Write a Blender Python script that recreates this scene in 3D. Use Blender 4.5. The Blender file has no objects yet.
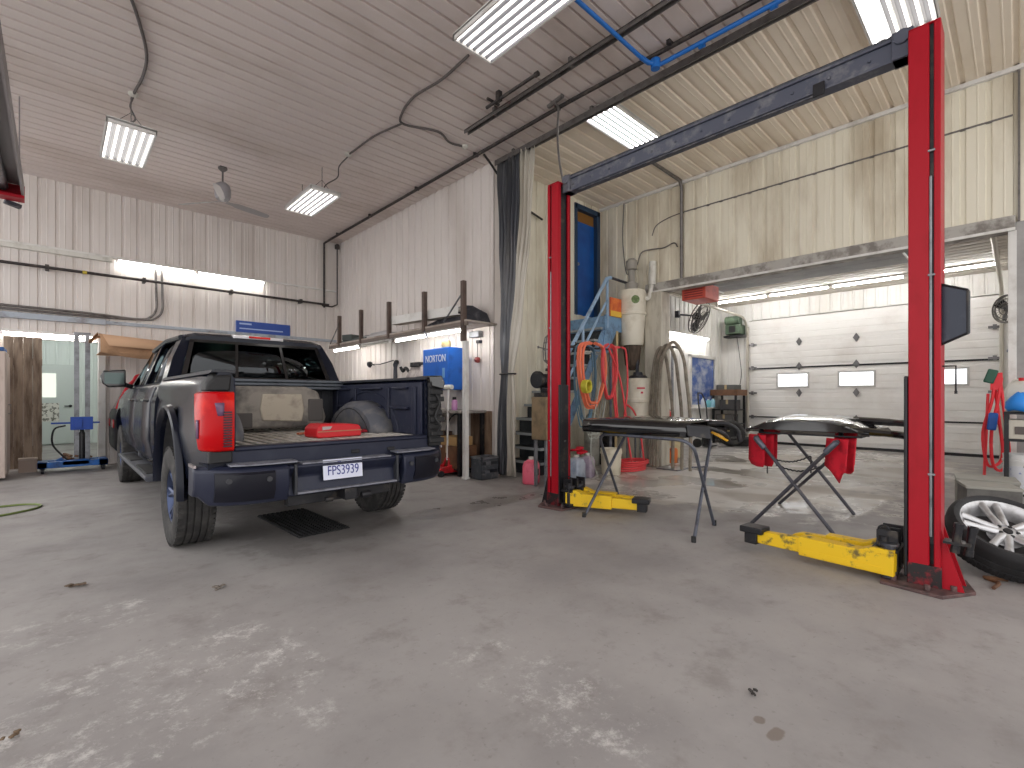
import bpy, bmesh, math, random
from mathutils import Vector, Matrix, Euler

C = bpy.context.scene
COL = C.collection
PI = math.pi
rnd = random.Random(7)

# ---------------------------------------------------------------- camera, world, exposure
cam_d = bpy.data.cameras.new('camera')
cam_d.sensor_width = 36.0
cam_d.lens = 482.0 / 1024.0 * 36.0
cam_d.shift_y = 13.0 / 1024.0
cam_d.clip_start = 0.05
cam = bpy.data.objects.new('camera', cam_d)
COL.objects.link(cam)
cam.location = (0, 0, 1.26)
cam.rotation_euler = (PI / 2, 0, -math.radians(43.475))
C.camera = cam

C.view_settings.view_transform = 'Standard'
C.view_settings.look = 'None'
C.view_settings.gamma = 1.0
C.view_settings.use_curve_mapping = False
C.view_settings.exposure = 0.28
try:
    C.cycles.use_denoising = True
    C.cycles.max_bounces = 10
    C.cycles.diffuse_bounces = 5
    C.cycles.transparent_max_bounces = 12
    C.cycles.sample_clamp_indirect = 6.0
except Exception:
    pass

WORLD_STRENGTH = 1.75      # daylight coming in through the open doors behind the camera
LED = 34.0                 # bare strip tubes that are lit
TROFFER = 9.0              # tubes of the lit ceiling fixtures
DIM = 2.6                  # tubes of the fixtures burning low
wd = bpy.data.worlds.new('daylight')
C.world = wd
wd.use_nodes = True
wd.node_tree.nodes['Background'].inputs[0].default_value = (1.0, 0.985, 0.978, 1)
wd.node_tree.nodes['Background'].inputs[1].default_value = WORLD_STRENGTH

# ---------------------------------------------------------------- materials
BAY_LED = 46.0             # strips of the wash bay and the far room

def lin(c):
    r = []
    for v in c[:3]:
        v = v / 255.0
        r.append(v / 12.92 if v <= 0.04045 else ((v + 0.055) / 1.055) ** 2.4)
    return (r[0], r[1], r[2], 1.0)

def mat(name, col, rough=0.5, metal=0.0, dirt=None, scale=4.0, lo=0.45, hi=0.7, amt=1.0, stretch=(1, 1, 1),
        bump=0.0, bscale=40.0, coat=0.0, world=False, spec=0.5, rvar=0.0):
    m = bpy.data.materials.new(name)
    m.use_nodes = True
    nt = m.node_tree
    N, L = nt.nodes, nt.links
    b = N['Principled BSDF']
    b.inputs['Base Color'].default_value = lin(col)
    b.inputs['Roughness'].default_value = rough
    b.inputs['Metallic'].default_value = metal
    b.inputs['Specular IOR Level'].default_value = spec
    if coat:
        b.inputs['Coat Weight'].default_value = coat
        b.inputs['Coat Roughness'].default_value = 0.06
    if dirt is not None or bump or rvar:
        if world:
            src = N.new('ShaderNodeNewGeometry').outputs['Position']
        else:
            src = N.new('ShaderNodeTexCoord').outputs['Object']
        mp = N.new('ShaderNodeMapping')
        mp.inputs['Scale'].default_value = stretch
        L.new(src, mp.inputs['Vector'])
        if dirt is not None or rvar:
            nz = N.new('ShaderNodeTexNoise')
            nz.inputs['Scale'].default_value = scale
            nz.inputs['Detail'].default_value = 6
            nz.inputs['Roughness'].default_value = 0.62
            L.new(mp.outputs[0], nz.inputs['Vector'])
            mr = N.new('ShaderNodeMapRange')
            mr.inputs[1].default_value = lo
            mr.inputs[2].default_value = hi
            mr.inputs[4].default_value = amt
            L.new(nz.outputs[0], mr.inputs[0])
            if dirt is not None:
                mx = N.new('ShaderNodeMix')
                mx.data_type = 'RGBA'
                mx.inputs[6].default_value = lin(col)
                mx.inputs[7].default_value = lin(dirt)
                L.new(mr.outputs[0], mx.inputs[0])
                L.new(mx.outputs[2], b.inputs['Base Color'])
            if rvar:
                rr = N.new('ShaderNodeMapRange')
                rr.inputs[3].default_value = rough
                rr.inputs[4].default_value = rough + rvar
                L.new(mr.outputs[0], rr.inputs[0])
                L.new(rr.outputs[0], b.inputs['Roughness'])
        if bump:
            n2 = N.new('ShaderNodeTexNoise')
            n2.inputs['Scale'].default_value = bscale
            n2.inputs['Detail'].default_value = 4
            L.new(mp.outputs[0], n2.inputs['Vector'])
            bp = N.new('ShaderNodeBump')
            bp.inputs['Strength'].default_value = bump
            bp.inputs['Distance'].default_value = 0.01
            L.new(n2.outputs[0], bp.inputs['Height'])
            L.new(bp.outputs[0], b.inputs['Normal'])
    return m

def emit(name, col, strength):
    m = bpy.data.materials.new(name)
    m.use_nodes = True
    N, L = m.node_tree.nodes, m.node_tree.links
    N.remove(N['Principled BSDF'])
    e = N.new('ShaderNodeEmission')
    e.inputs[0].default_value = lin(col)
    e.inputs[1].default_value = strength
    L.new(e.outputs[0], N['Material Output'].inputs[0])
    return m

def glass(name, tint, gloss=0.12, rough=0.02):
    m = bpy.data.materials.new(name)
    m.use_nodes = True
    N, L = m.node_tree.nodes, m.node_tree.links
    N.remove(N['Principled BSDF'])
    t = N.new('ShaderNodeBsdfTransparent')
    t.inputs[0].default_value = lin(tint)
    g = N.new('ShaderNodeBsdfGlossy')
    g.inputs['Roughness'].default_value = rough
    g.inputs['Color'].default_value = (0.9, 0.95, 1, 1)
    f = N.new('ShaderNodeFresnel')
    f.inputs[0].default_value = 1.5
    mx = N.new('ShaderNodeMixShader')
    L.new(f.outputs[0], mx.inputs[0])
    L.new(t.outputs[0], mx.inputs[1])
    L.new(g.outputs[0], mx.inputs[2])
    L.new(mx.outputs[0], N['Material Output'].inputs[0])
    return m

# ---------------------------------------------------------------- mesh builder
class MB:
    def __init__(self):
        self.bm = bmesh.new()
        self.M = None

    def v(self, p):
        p = Vector(p)
        if self.M is not None:
            p = self.M @ p
        return self.bm.verts.new(p)

    def f(self, vs):
        try:
            return self.bm.faces.new(vs)
        except ValueError:
            return None

    def box(self, c, s, rot=None):
        c = Vector(c)
        R = Euler(rot).to_matrix() if rot else Matrix.Identity(3)
        vs = []
        for dx in (-.5, .5):
            for dy in (-.5, .5):
                for dz in (-.5, .5):
                    vs.append(self.v(c + R @ Vector((dx * s[0], dy * s[1], dz * s[2]))))
        for q in ((0, 1, 3, 2), (4, 6, 7, 5), (0, 4, 5, 1), (2, 3, 7, 6), (0, 2, 6, 4), (1, 5, 7, 3)):
            self.f([vs[i] for i in q])
        return self

    def bb(self, x0, x1, y0, y1, z0, z1):
        return self.box(((x0 + x1) / 2, (y0 + y1) / 2, (z0 + z1) / 2), (abs(x1 - x0), abs(y1 - y0), abs(z1 - z0)))

    def loft(self, rings, cap=True, closed=True):
        R = [[self.v(p) for p in r] for r in rings]
        n = len(R[0])
        for a, b in zip(R[:-1], R[1:]):
            for i in range(n if closed else n - 1):
                j = (i + 1) % n
                self.f([a[i], a[j], b[j], b[i]])
        if cap and closed:
            self.f(list(reversed(R[0])))
            self.f(R[-1])
        return self

    def prism(self, poly, axis, a, b):
        def P(u, w, d):
            return {'x': (d, u, w), 'y': (u, d, w), 'z': (u, w, d)}[axis]
        return self.loft([[P(u, w, a) for u, w in poly], [P(u, w, b) for u, w in poly]])

    def tube(self, pts, r, n=8, closed=False):
        pts = [Vector(p) for p in pts]
        m = len(pts)
        rs = r if isinstance(r, (list, tuple)) else [r] * m
        rings = []
        up = None
        for i, p in enumerate(pts):
            if closed:
                t = (pts[(i + 1) % m] - pts[i - 1])
            elif i == 0:
                t = pts[1] - pts[0]
            elif i == m - 1:
                t = pts[-1] - pts[-2]
            else:
                t = (pts[i + 1] - p).normalized() + (p - pts[i - 1]).normalized()
            if t.length < 1e-9:
                t = Vector((0, 0, 1))
            t.normalize()
            if up is None:
                up = Vector((0, 0, 1)) if abs(t.z) < .9 else Vector((1, 0, 0))
            s = t.cross(up)
            if s.length < 1e-6:
                s = t.cross(Vector((0, 1, 0)))
            s.normalize()
            up = s.cross(t).normalized()
            rings.append([p + (s * math.cos(2 * PI * k / n) + up * math.sin(2 * PI * k / n)) * rs[i] for k in range(n)])
        if closed:
            rings.append(rings[0])
            return self.loft(rings, cap=False)
        return self.loft(rings)

    def cyl(self, p0, p1, r, r2=None, n=16):
        return self.tube([p0, p1], [r, r if r2 is None else r2], n)

    def lathe(self, prof, M=None, n=32, closed=False):
        """prof: (radius, height) pairs turned about local z, placed by matrix M"""
        M = M or Matrix.Identity(4)
        rings = []
        for k in range(n):
            a = 2 * PI * k / n
            rings.append([self.v(M @ Vector((r * math.cos(a), r * math.sin(a), z))) for r, z in prof])
        m = len(prof)
        for k in range(n):
            A, B = rings[k], rings[(k + 1) % n]
            for i in range(m if closed else m - 1):
                j = (i + 1) % m
                self.f([A[i], B[i], B[j], A[j]])
        if not closed:
            bmesh.ops.remove_doubles(self.bm, verts=self.bm.verts[:], dist=1e-5)
        return self

    def grid(self, rows):
        R = [[self.v(p) for p in r] for r in rows]
        for a, b in zip(R[:-1], R[1:]):
            for i in range(len(a) - 1):
                self.f([a[i], a[i + 1], b[i + 1], b[i]])
        return self

    def build(self, name, m, parent=None, bevel=0.0, smooth=40, solid=0.0, seg=2, recalc=True, sub=0):
        if recalc:
            bmesh.ops.recalc_face_normals(self.bm, faces=self.bm.faces[:])
        me = bpy.data.meshes.new(name)
        self.bm.to_mesh(me)
        self.bm.free()
        if smooth:
            me.shade_smooth()
            me.set_sharp_from_angle(angle=math.radians(smooth))
        me.materials.append(m)
        o = bpy.data.objects.new(name, me)
        COL.objects.link(o)
        if parent is not None:
            o.parent = parent
        if solid:
            md = o.modifiers.new('thickness', 'SOLIDIFY')
            md.thickness = solid
            md.offset = 0
        if sub:
            md = o.modifiers.new('sub', 'SUBSURF')
            md.levels = sub
            md.render_levels = sub
        if bevel:
            md = o.modifiers.new('bevel', 'BEVEL')
            md.width = bevel
            md.segments = seg
            md.limit_method = 'ANGLE'
            md.angle_limit = math.radians(35)
        return o

def apply_mods(o):
    dg = bpy.context.evaluated_depsgraph_get()
    me = bpy.data.meshes.new_from_object(o.evaluated_get(dg))
    o.modifiers.clear()
    o.data = me
    return o

def boolean_cut(o, cutter):
    md = o.modifiers.new('cut', 'BOOLEAN')
    md.operation = 'DIFFERENCE'
    md.solver = 'EXACT'
    md.object = cutter
    bpy.context.view_layer.update()
    apply_mods(o)
    o.data.shade_smooth()
    o.data.set_sharp_from_angle(angle=math.radians(35))
    bpy.data.objects.remove(cutter, do_unlink=True)

def thing(name, label, cat, loc=(0, 0, 0), rotz=0.0, group=None):
    o = bpy.data.objects.new(name, None)
    o.empty_display_size = .1
    COL.objects.link(o)
    o.location = loc
    o.rotation_euler = (0, 0, rotz)
    return tag(o, label, cat, group)

def tag(o, label, cat, group=None, loc=None, rot=None):
    o['label'] = label
    o['category'] = cat
    if group:
        o['group'] = group
    if loc is not None:
        o.location = loc
    if rot is not None:
        o.rotation_euler = rot
    return o

def lab(o, label):
    o['label'] = label
    return o

def struct(name, mb, m, **k):
    o = mb.build(name, m, **k)
    o['kind'] = 'structure'
    return o

def dup(root, loc=None, rot=None, label=None, group=None):
    r = root.copy()
    COL.objects.link(r)
    if loc is not None:
        r.location = loc
    if rot is not None:
        r.rotation_euler = rot
    if label:
        r['label'] = label
    if group:
        r['group'] = group
    for ch in list(root.children):
        c = ch.copy()
        COL.objects.link(c)
        c.parent = r
        for g in list(ch.children):
            d = g.copy()
            COL.objects.link(d)
            d.parent = c
    return r

def text_mb(txt, size, depth=0.002):
    """flat raised lettering as a bmesh builder lying in local xy, centred"""
    cu = bpy.data.curves.new('lettering', 'FONT')
    cu.body = txt
    cu.size = size
    cu.extrude = depth
    cu.align_x = 'CENTER'
    cu.align_y = 'CENTER'
    ob = bpy.data.objects.new('lettering', cu)
    COL.objects.link(ob)
    bpy.context.view_layer.update()
    dg = bpy.context.evaluated_depsgraph_get()
    me = bpy.data.meshes.new_from_object(ob.evaluated_get(dg))
    bpy.data.objects.remove(ob, do_unlink=True)
    return me

def lettering(name, txt, size, m, M, parent=None, sx=1.0):
    me = text_mb(txt, size)
    me.transform(M @ Matrix.Diagonal((sx, 1, 1, 1)))
    me.materials.clear()
    me.materials.append(m)
    o = bpy.data.objects.new(name, me)
    COL.objects.link(o)
    if parent is not None:
        o.parent = parent
    return o

def arc(c, r, a0, a1, n, plane='xz'):
    out = []
    for i in range(n + 1):
        a = a0 + (a1 - a0) * i / n
        u, w = r * math.cos(a), r * math.sin(a)
        if plane == 'xz':
            out.append((c[0] + u, c[1], c[2] + w))
        elif plane == 'yz':
            out.append((c[0], c[1] + u, c[2] + w))
        else:
            out.append((c[0] + u, c[1] + w, c[2]))
    return out

def smoothline(pts, k=6):
    """Catmull-Rom through the points"""
    P = [Vector(p) for p in pts]
    P = [P[0] * 2 - P[1]] + P + [P[-1] * 2 - P[-2]]
    out = []
    for i in range(1, len(P) - 2):
        a, b, c, d = P[i - 1], P[i], P[i + 1], P[i + 2]
        for j in range(k):
            t = j / k
            out.append(.5 * ((2 * b) + (c - a) * t + (2 * a - 5 * b + 4 * c - d) * t * t + (3 * b - a - 3 * c + d) * t ** 3))
    out.append(P[-2])
    return out

def FR(origin, xax, yax):
    """frame matrix from origin, local x direction and local y direction"""
    x = Vector(xax).normalized()
    y = Vector(yax).normalized()
    z = x.cross(y).normalized()
    y = z.cross(x)
    M = Matrix((x, y, z)).transposed().to_4x4()
    M.translation = Vector(origin)
    return M

# material set
WALL = mat('wall_metal_ivory', (220, 213, 208), .45, 0, (176, 164, 154), 1.1, .5, .85, .8, (1, 1, .25), world=True)
WALLR = mat('wall_metal_cream', (232, 226, 208), .45, 0, (156, 136, 106), 1.5, .46, .78, .95, (1, 1, .22), world=True)
WALLD = mat('wall_metal_white', (232, 230, 226), .45, 0, (190, 182, 170), 1.4, .5, .85, .8, (1, 1, .3), world=True)
CEILR = mat('ceiling_metal_cream', (240, 229, 212), .5, 0, (206, 190, 166), .9, .48, .8, .75, (.6, 1, 1), world=True)
CEILM = mat('ceiling_metal', (222, 211, 206), .5, 0, (180, 164, 152), .8, .48, .8, .75, (.6, 1, 1), world=True)
HEAD = mat('header_paint', (176, 172, 166), .6, 0, (120, 114, 108), 5, .45, .6, .9, (1, 1, 1), world=True)
GREYWALL = mat('grey_board', (170, 168, 166), .7, 0, (140, 138, 136), 2, .4, .7, world=True)
STEEL = mat('dark_steel', (70, 72, 80), .45, .6, (110, 108, 108), 12, .5, .7)
STEELB = mat('blue_grey_steel', (88, 92, 106), .45, .4, (130, 130, 134), 8, .5, .7)
GALV = mat('galvanised', (140, 142, 146), .4, .7, (100, 100, 104), 9, .45, .7)
PIPE = mat('black_pipe', (62, 58, 58), .5, .5, (96, 88, 82), 10, .5, .7)
CONDUIT = mat('grey_conduit', (118, 114, 112), .45, .5, (90, 86, 82), 10, .5, .7)
RED = mat('red_paint', (166, 20, 36), .42, 0, (140, 12, 24), 5, .55, .8, .8, (1, 1, .4), spec=.22)
REDC = mat('red_cloth', (205, 20, 45), .85, 0, (150, 10, 30), 12, .5, .7)
REDP = mat('red_plastic', (205, 28, 38), .4)
YELLOW = mat('yellow_paint', (232, 190, 20), .45, 0, (96, 84, 50), 9, .56, .66, .95)
BLACK = mat('black_rubber', (24, 24, 26), .6, 0, (46, 46, 48), 8, .5, .7)
BLACKG = mat('black_gloss', (16, 16, 18), .14, 0, (40, 40, 42), 5, .5, .75, coat=.6)
BLACKM = mat('black_metal', (34, 34, 38), .45, .3, (72, 66, 60), 9, .55, .7)
WHITE = mat('white_paint', (224, 222, 218), .45, 0, (180, 174, 166), 4, .5, .8)
WHITEP = mat('white_plastic', (216, 214, 206), .4, 0, (176, 172, 160), 6, .5, .8)
REFLECT = mat('fixture_reflector', (116, 116, 122), .35)
TUBE_ON = emit('tube_lit', (255, 252, 246), LED)
TUBE_DIM = emit('tube_dim', (255, 250, 244), DIM)
TUBE_BAY = emit('tube_bay', (255, 253, 250), BAY_LED)
TUBE_CEIL = emit('tube_ceiling', (255, 252, 246), TROFFER)
BLUE = mat('blue_paint', (22, 96, 190), .45, 0, (12, 60, 130), 5, .5, .75)
BLUES = mat('blue_stair_paint', (120, 156, 190), .5, 0, (80, 100, 124), 7, .5, .7)
WOOD = mat('rough_wood', (140, 120, 104), .75, 0, (84, 66, 54), 5, .4, .65, stretch=(6, 6, .6))
PLY = mat('dirty_plywood', (160, 142, 124), .75, 0, (92, 74, 60), 3, .4, .68, stretch=(4, 4, .6))
BROWN = mat('brown_board', (120, 84, 58), .7, 0, (84, 56, 40), 6, .45, .7)
CARD = mat('cardboard', (178, 140, 108), .85, 0, (150, 116, 88), 6, .45, .7)

# ================================================================= STRUCTURE
H = 5.13
RP = 0.2286

PROFILES = {
    'wall': ((0, .022), (.012, .002), (.052, .002), (.064, .022), (.118, .022), (.124, .026), (.134, .026), (.140, .022)),
    'liner': ((0, .030), (.003, .0), (.028, .0), (.033, .030)),
}

def rib_profile(u0, u1, kind='wall', RP=RP):
    """(u, depth) polyline of a ribbed sheet"""
    pts = [(u0, PROFILES[kind][0][1])]
    k = math.floor(u0 / RP) - 1
    while k * RP < u1 + RP:
        b = k * RP
        for du, d in PROFILES[kind]:
            u = b + du
            if u0 < u < u1:
                pts.append((u, d))
        k += 1
    pts.append((u1, PROFILES[kind][0][1]))
    return pts

def ribbed(mb, u0, u1, v0, v1, P, kind='wall', RP=RP):
    pr = rib_profile(u0, u1, kind, RP)
    mb.grid([[P(u, v0, d) for u, d in pr], [P(u, v1, d) for u, d in pr]])

# floor ------------------------------------------------------------------
def floor_material():
    m = bpy.data.materials.new('worn_concrete')
    m.use_nodes = True
    N, L = m.node_tree.nodes, m.node_tree.links
    b = N['Principled BSDF']
    pos = N.new('ShaderNodeNewGeometry').outputs['Position']

    def noise(scale, detail=6, rough=.6, off=(0, 0, 0), st=(1, 1, 1)):
        mp = N.new('ShaderNodeMapping')
        mp.inputs['Location'].default_value = off
        mp.inputs['Scale'].default_value = st
        L.new(pos, mp.inputs[0])
        n = N.new('ShaderNodeTexNoise')
        n.inputs['Scale'].default_value = scale
        n.inputs['Detail'].default_value = detail
        n.inputs['Roughness'].default_value = rough
        L.new(mp.outputs[0], n.inputs['Vector'])
        return n.outputs[0]

    def ramp(x, a, c, lo=0., hi=1.):
        r = N.new('ShaderNodeMapRange')
        r.interpolation_type = 'SMOOTHSTEP'
        r.inputs[1].default_value = a
        r.inputs[2].default_value = c
        r.inputs[3].default_value = lo
        r.inputs[4].default_value = hi
        L.new(x, r.inputs[0])
        return r.outputs[0]

    def math_(op, a, c):
        n = N.new('ShaderNodeMath')
        n.operation = op
        for i, q in enumerate((a, c)):
            if isinstance(q, (int, float)):
                n.inputs[i].default_value = q
            else:
                L.new(q, n.inputs[i])
        return n.outputs[0]

    def mix(f, a, c):
        n = N.new('ShaderNodeMix')
        n.data_type = 'RGBA'
        L.new(f, n.inputs[0])
        for i, q in ((6, a), (7, c)):
            if isinstance(q, tuple):
                n.inputs[i].default_value = lin(q)
            else:
                L.new(q, n.inputs[i])
        return n.outputs[2]

    def spot(cx, cy, rx, ry, wob=.5, seed=0.):
        """soft blob mask round a place on the floor, its edge broken by noise"""
        mp = N.new('ShaderNodeMapping')
        mp.inputs['Location'].default_value = (-cx / rx, -cy / ry, 0)
        mp.inputs['Scale'].default_value = (1 / rx, 1 / ry, 0)
        L.new(pos, mp.inputs[0])
        ln = N.new('ShaderNodeVectorMath')
        ln.operation = 'LENGTH'
        L.new(mp.outputs[0], ln.inputs[0])
        n = noise(2.4, 5, .65, (seed, seed * .7, 0))
        d = math_('ADD', ln.outputs['Value'], math_('MULTIPLY', math_('SUBTRACT', n, .5), wob * 4))
        return ramp(d, .75, 1.0, 1., 0.)

    col = mix(ramp(noise(.7, 6), .38, .68), (158, 154, 152), (138, 134, 133))
    col = mix(ramp(noise(3.2, 8, .7, (3, 1, 0)), .5, .72, 0, .7), col, (128, 122, 119))
    col = mix(ramp(noise(26, 4, .7, (8, 1, 0)), .58, .72, 0, .45), col, (112, 106, 102))
    # pale salt and scuff marks in the foreground
    sc = ramp(noise(5, 14, .86, (1, 6, 0)), .5, .66)
    for q in ((.28, 2.55, .75, .55, .5, 1.), (.72, 2.5, .2, .75, .4, 4.), (1.55, 1.45, .3, .65, .5, 9.), (.1, 3.6, .5, .3, .6, 12.)):
        col = mix(math_('MULTIPLY', math_('MULTIPLY', spot(*q), sc), .75), col, (214, 211, 208))
    # brown spill spot and small stains
    for q in ((1.95, .63, .07, .035, .75, 2.), (1.99, .70, .04, .03, .7, 3.)):
        col = mix(math_('MULTIPLY', spot(*q), .6), col, (104, 88, 74))
    # oil-dark band that runs from the truck to the lift
    band = spot(3.4, 4.35, 1.35, .26, .35, 5.)
    col = mix(math_('MULTIPLY', band, .42), col, (96, 88, 82))
    under = spot(1.75, 5.0, .8, 1.1, .5, 6.)  # darker patch on the floor under the truck
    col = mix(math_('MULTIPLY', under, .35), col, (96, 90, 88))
    # wet floor of the wash side, its bright reflections painted as pale colour
    wet = spot(7.2, 3.0, 2.1, 2.3, .42, 7.)
    wet2 = spot(10.5, 2.6, 3.4, 2.2, .42, 11.)
    wt = math_('MAXIMUM', wet, wet2)
    pud_shine = ramp(noise(.9, 4, .45, (4, 9, 0), (1.5, .8, 1)), .42, .58)
    wet_shine_col = mix(pud_shine, (172, 165, 156), (208, 205, 200))
    col = mix(math_('MULTIPLY', wt, .85), col, wet_shine_col)
    for q in ((6.35, 3.42, .36, .22, .05, 3.), (7.1, 4.0, .4, .2, .06, 8.), (6.7, 4.35, .25, .12, .06, 5.)):
        col = mix(math_('MULTIPLY', spot(*q), .8), col, (206, 202, 194))
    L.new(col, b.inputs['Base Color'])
    rg = math_('SUBTRACT', ramp(noise(2.2, 5), .35, .7, .55, .8), math_('MULTIPLY', math_('MULTIPLY', wt, ramp(noise(.8, 3, .4, (2, 2, 0)), .42, .52)), .5))
    rg = math_('SUBTRACT', rg, math_('MULTIPLY', band, .35))
    L.new(rg, b.inputs['Roughness'])
    bp = N.new('ShaderNodeBump')
    L.new(math_('SUBTRACT', .25, math_('MULTIPLY', wt, .22)), bp.inputs['Strength'])
    bp.inputs['Distance'].default_value = .006
    L.new(noise(18, 8, .7, (5, 5, 0)), bp.inputs['Height'])
    L.new(bp.outputs[0], b.inputs['Normal'])
    return m

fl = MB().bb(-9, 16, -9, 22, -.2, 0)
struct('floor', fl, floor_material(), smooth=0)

# ceiling ------------------------------------------------------------------
mb = MB()
ribbed(mb, -3, 11.95, -2.6, 5.22, lambda u, v, d: (v, u, H - d), 'liner', .19)
mb.bb(-2.6, 5.22, -3, 11.95, H + .002, H + .1)
struct('ceiling', mb, CEILM, smooth=0, recalc=False)
mb = MB()
ribbed(mb, -3, 11.95, 5.22, 8.3, lambda u, v, d: (v, u, H - d))
mb.bb(5.22, 8.3, -3, 11.95, H + .002, H + .1)
struct('ceiling_right', mb, CEILR, smooth=0, recalc=False)

# back wall (Y = 11.8) with the opening into the next room ------------------
mb = MB()
OPL, OPR, OPT = -.30, .58, 2.27
for x0, x1, z0, z1 in ((-2.2, OPL, 0, H), (OPR, 5.3, 0, H), (OPL, OPR, OPT, H)):
    ribbed(mb, x0, x1, z0, z1, lambda u, v, d: (u, 11.8 - d, v))
    mb.bb(x0, x1, 11.805, 11.95, z0, z1)
struct('wall_back', mb, WALL, smooth=0, recalc=False)
tr = MB()
tr.bb(OPR, OPR + .11, 11.72, 11.97, 0, OPT + .1)
struct('trim_1', tr, WHITE, bevel=.006)
tr = MB()
tr.bb(-2.2, OPR + .11, 11.70, 11.80, 2.60, 2.70)
tr.bb(OPR + .11, 5.1, 11.73, 11.80, 2.62, 2.68)
struct('trim_2', tr, mat('pale_blue_trim', (170, 178, 188), .5, 0, (130, 130, 134), 5, .5, .7), bevel=.006)
tr = MB()
tr.bb(-2.2, 5.12, 11.74, 11.80, 3.87, 3.91)
struct('trim_3', tr, WHITE, bevel=.006)

# next room seen through the opening
mb = MB()
ribbed(mb, -2.5, 2.2, 0, 3.0, lambda u, v, d: (u, 17.6 - d, v))
mb.bb(-2.5, 2.2, 17.605, 17.7, 0, 3.0)
mb.bb(-2.5, -2.4, 11.96, 17.6, 0, 3)
mb.bb(2.1, 2.2, 11.96, 17.6, 0, 3)
struct('wall_far_room', mb, mat('far_room_metal', (224, 232, 228), .5), smooth=0, recalc=False)
mb = MB().bb(-2.5, 2.2, 11.96, 17.7, 3.0, 3.08)
struct('ceiling_far_room', mb, WALLD)
d = MB()
d.bb(-.55, .38, 17.52, 17.575, .02, 2.12)
d = struct('door_1', d, mat('white_steel_door', (206, 214, 210), .45), bevel=.008)
MB().bb(-.36, .02, 17.500, 17.519, 1.25, 1.88).build('door_window', emit('door_pane_lit', (236, 240, 226), 1.0), d)
MB().bb(-.46, .08, 17.508, 17.519, .62, 1.1).build('notice_board', mat('paper_notice', (226, 224, 216), .7, 0, (120, 120, 110), 14, .5, .56, stretch=(1, 1, 1)), d)
h_ = MB()
h_.tube([(.30, 17.51, 1.02), (.30, 17.46, 1.02), (.18, 17.46, 1.02)], .014, 8)
h_.cyl((.30, 17.52, 1.02), (.30, 17.50, 1.02), .035)
h_.build('door_handle', BLACKM, d)

# partition wall (X = 5.2) ----------------------------------------------------
mb = MB()
ribbed(mb, 5.9, 11.8, 0, H, lambda u, v, d: (5.2 - d, u, v))
mb.bb(5.205, 5.34, 5.9, 11.8, 0, H)
struct('wall_partition', mb, WALL, smooth=0, recalc=False)

# rear wall of the right bay (Y = 5.95), blue door up at the landing ------------
mb = MB()
DX0, DX1, DZ0, DZ1 = 7.28, 8.08, 2.86, 5.02
for x0, x1, z0, z1 in ((5.3, DX0, 0, H), (DX1, 8.2, 0, H), (DX0, DX1, 0, DZ0), (DX0, DX1, DZ1, H)):
    ribbed(mb, x0, x1, z0, z1, lambda u, v, d: (u, 5.95 - d, v))
    mb.bb(x0, x1, 5.955, 6.08, z0, z1)
struct('wall_rear_bay', mb, WALLR, smooth=0, recalc=False)
dr = MB()
dr.bb(DX0 + .07, DX1 - .1, 5.99, 6.03, DZ0, DZ1 - .3)
dr = struct('door_2', dr, mat('blue_door_paint', (16, 74, 150), .4, 0, (20, 96, 180), 2.2, .4, .7), bevel=.004)
q = MB()
q.bb(DX0, DX0 + .07, 5.90, 6.06, DZ0, DZ1)
q.bb(DX1 - .1, DX1, 5.90, 6.06, DZ0, DZ1)
q.bb(DX0, DX1, 5.90, 6.06, DZ1 - .1, DZ1)
q.build('door_frame', mat('navy_frame', (38, 62, 88), .5), dr, bevel=.005)
q = MB().bb(DX0 + .07, DX1 - .1, 6.0, 6.03, DZ1 - .3, DZ1 - .1)
q.build('transom_panel', mat('amber_board', (140, 96, 40), .6), dr)
q = MB()
q.cyl((DX0 + .14, 5.99, DZ0 + 1.0), (DX0 + .14, 5.93, DZ0 + 1.0), .03)
q.build('door_knob', GALV, dr)

# right wall (X = 8.15) with the wide opening to the wash bay ---------------------
mb = MB()
OY0, OY1, OZ = .06, 4.5, 3.30
for y0, y1, z0, z1 in ((OY1, 5.95, 0, H), (OY0, OY1, OZ, H), (-3, OY0, OZ, H)):
    ribbed(mb, y0, y1, z0, z1, lambda u, v, d: (8.15 - d, u, v))
    mb.bb(8.155, 8.28, y0, y1, z0, z1)
struct('wall_right', mb, WALLR, smooth=0, recalc=False)
mb = MB().bb(8.12, 8.28, -3, OY0, 0, OZ)
struct('wall_right_board', mb, GREYWALL)
hd = MB()
hd.bb(8.06, 8.28, OY0 - .02, 4.86, 3.20, 3.37)
struct('trim_4', hd, HEAD, bevel=.008)
hd = MB()
hd.bb(8.04, 8.06, OY0 - .02, 4.7, 3.19, 3.225)
hd.bb(8.10, 8.30, OY0 - .03, OY0 + .04, 0, 3.2)
struct('trim_5', hd, WHITE, bevel=.004)
cl = MB().bb(7.99, 8.295, 4.485, 4.83, 0, 3.19)
struct('trim_6', cl, mat('cream_column', (196, 190, 176), .55, 0, (150, 140, 122), 4, .48, .75, stretch=(2, 2, .5)), bevel=.01)
tr = MB()
tr.bb(8.085, 8.15, -3, 5.95, H - .075, H - .02)
struct('trim_7', tr, WHITE, bevel=.006)
tr = MB()
tr.bb(8.118, 8.15, OY0, 4.15, 4.545, 4.565)
struct('trim_8', tr, CONDUIT)
tr = MB()
tr.bb(8.10, 8.15, -.0, .02, 3.3, H)
struct('trim_9', tr, CONDUIT)

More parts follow.
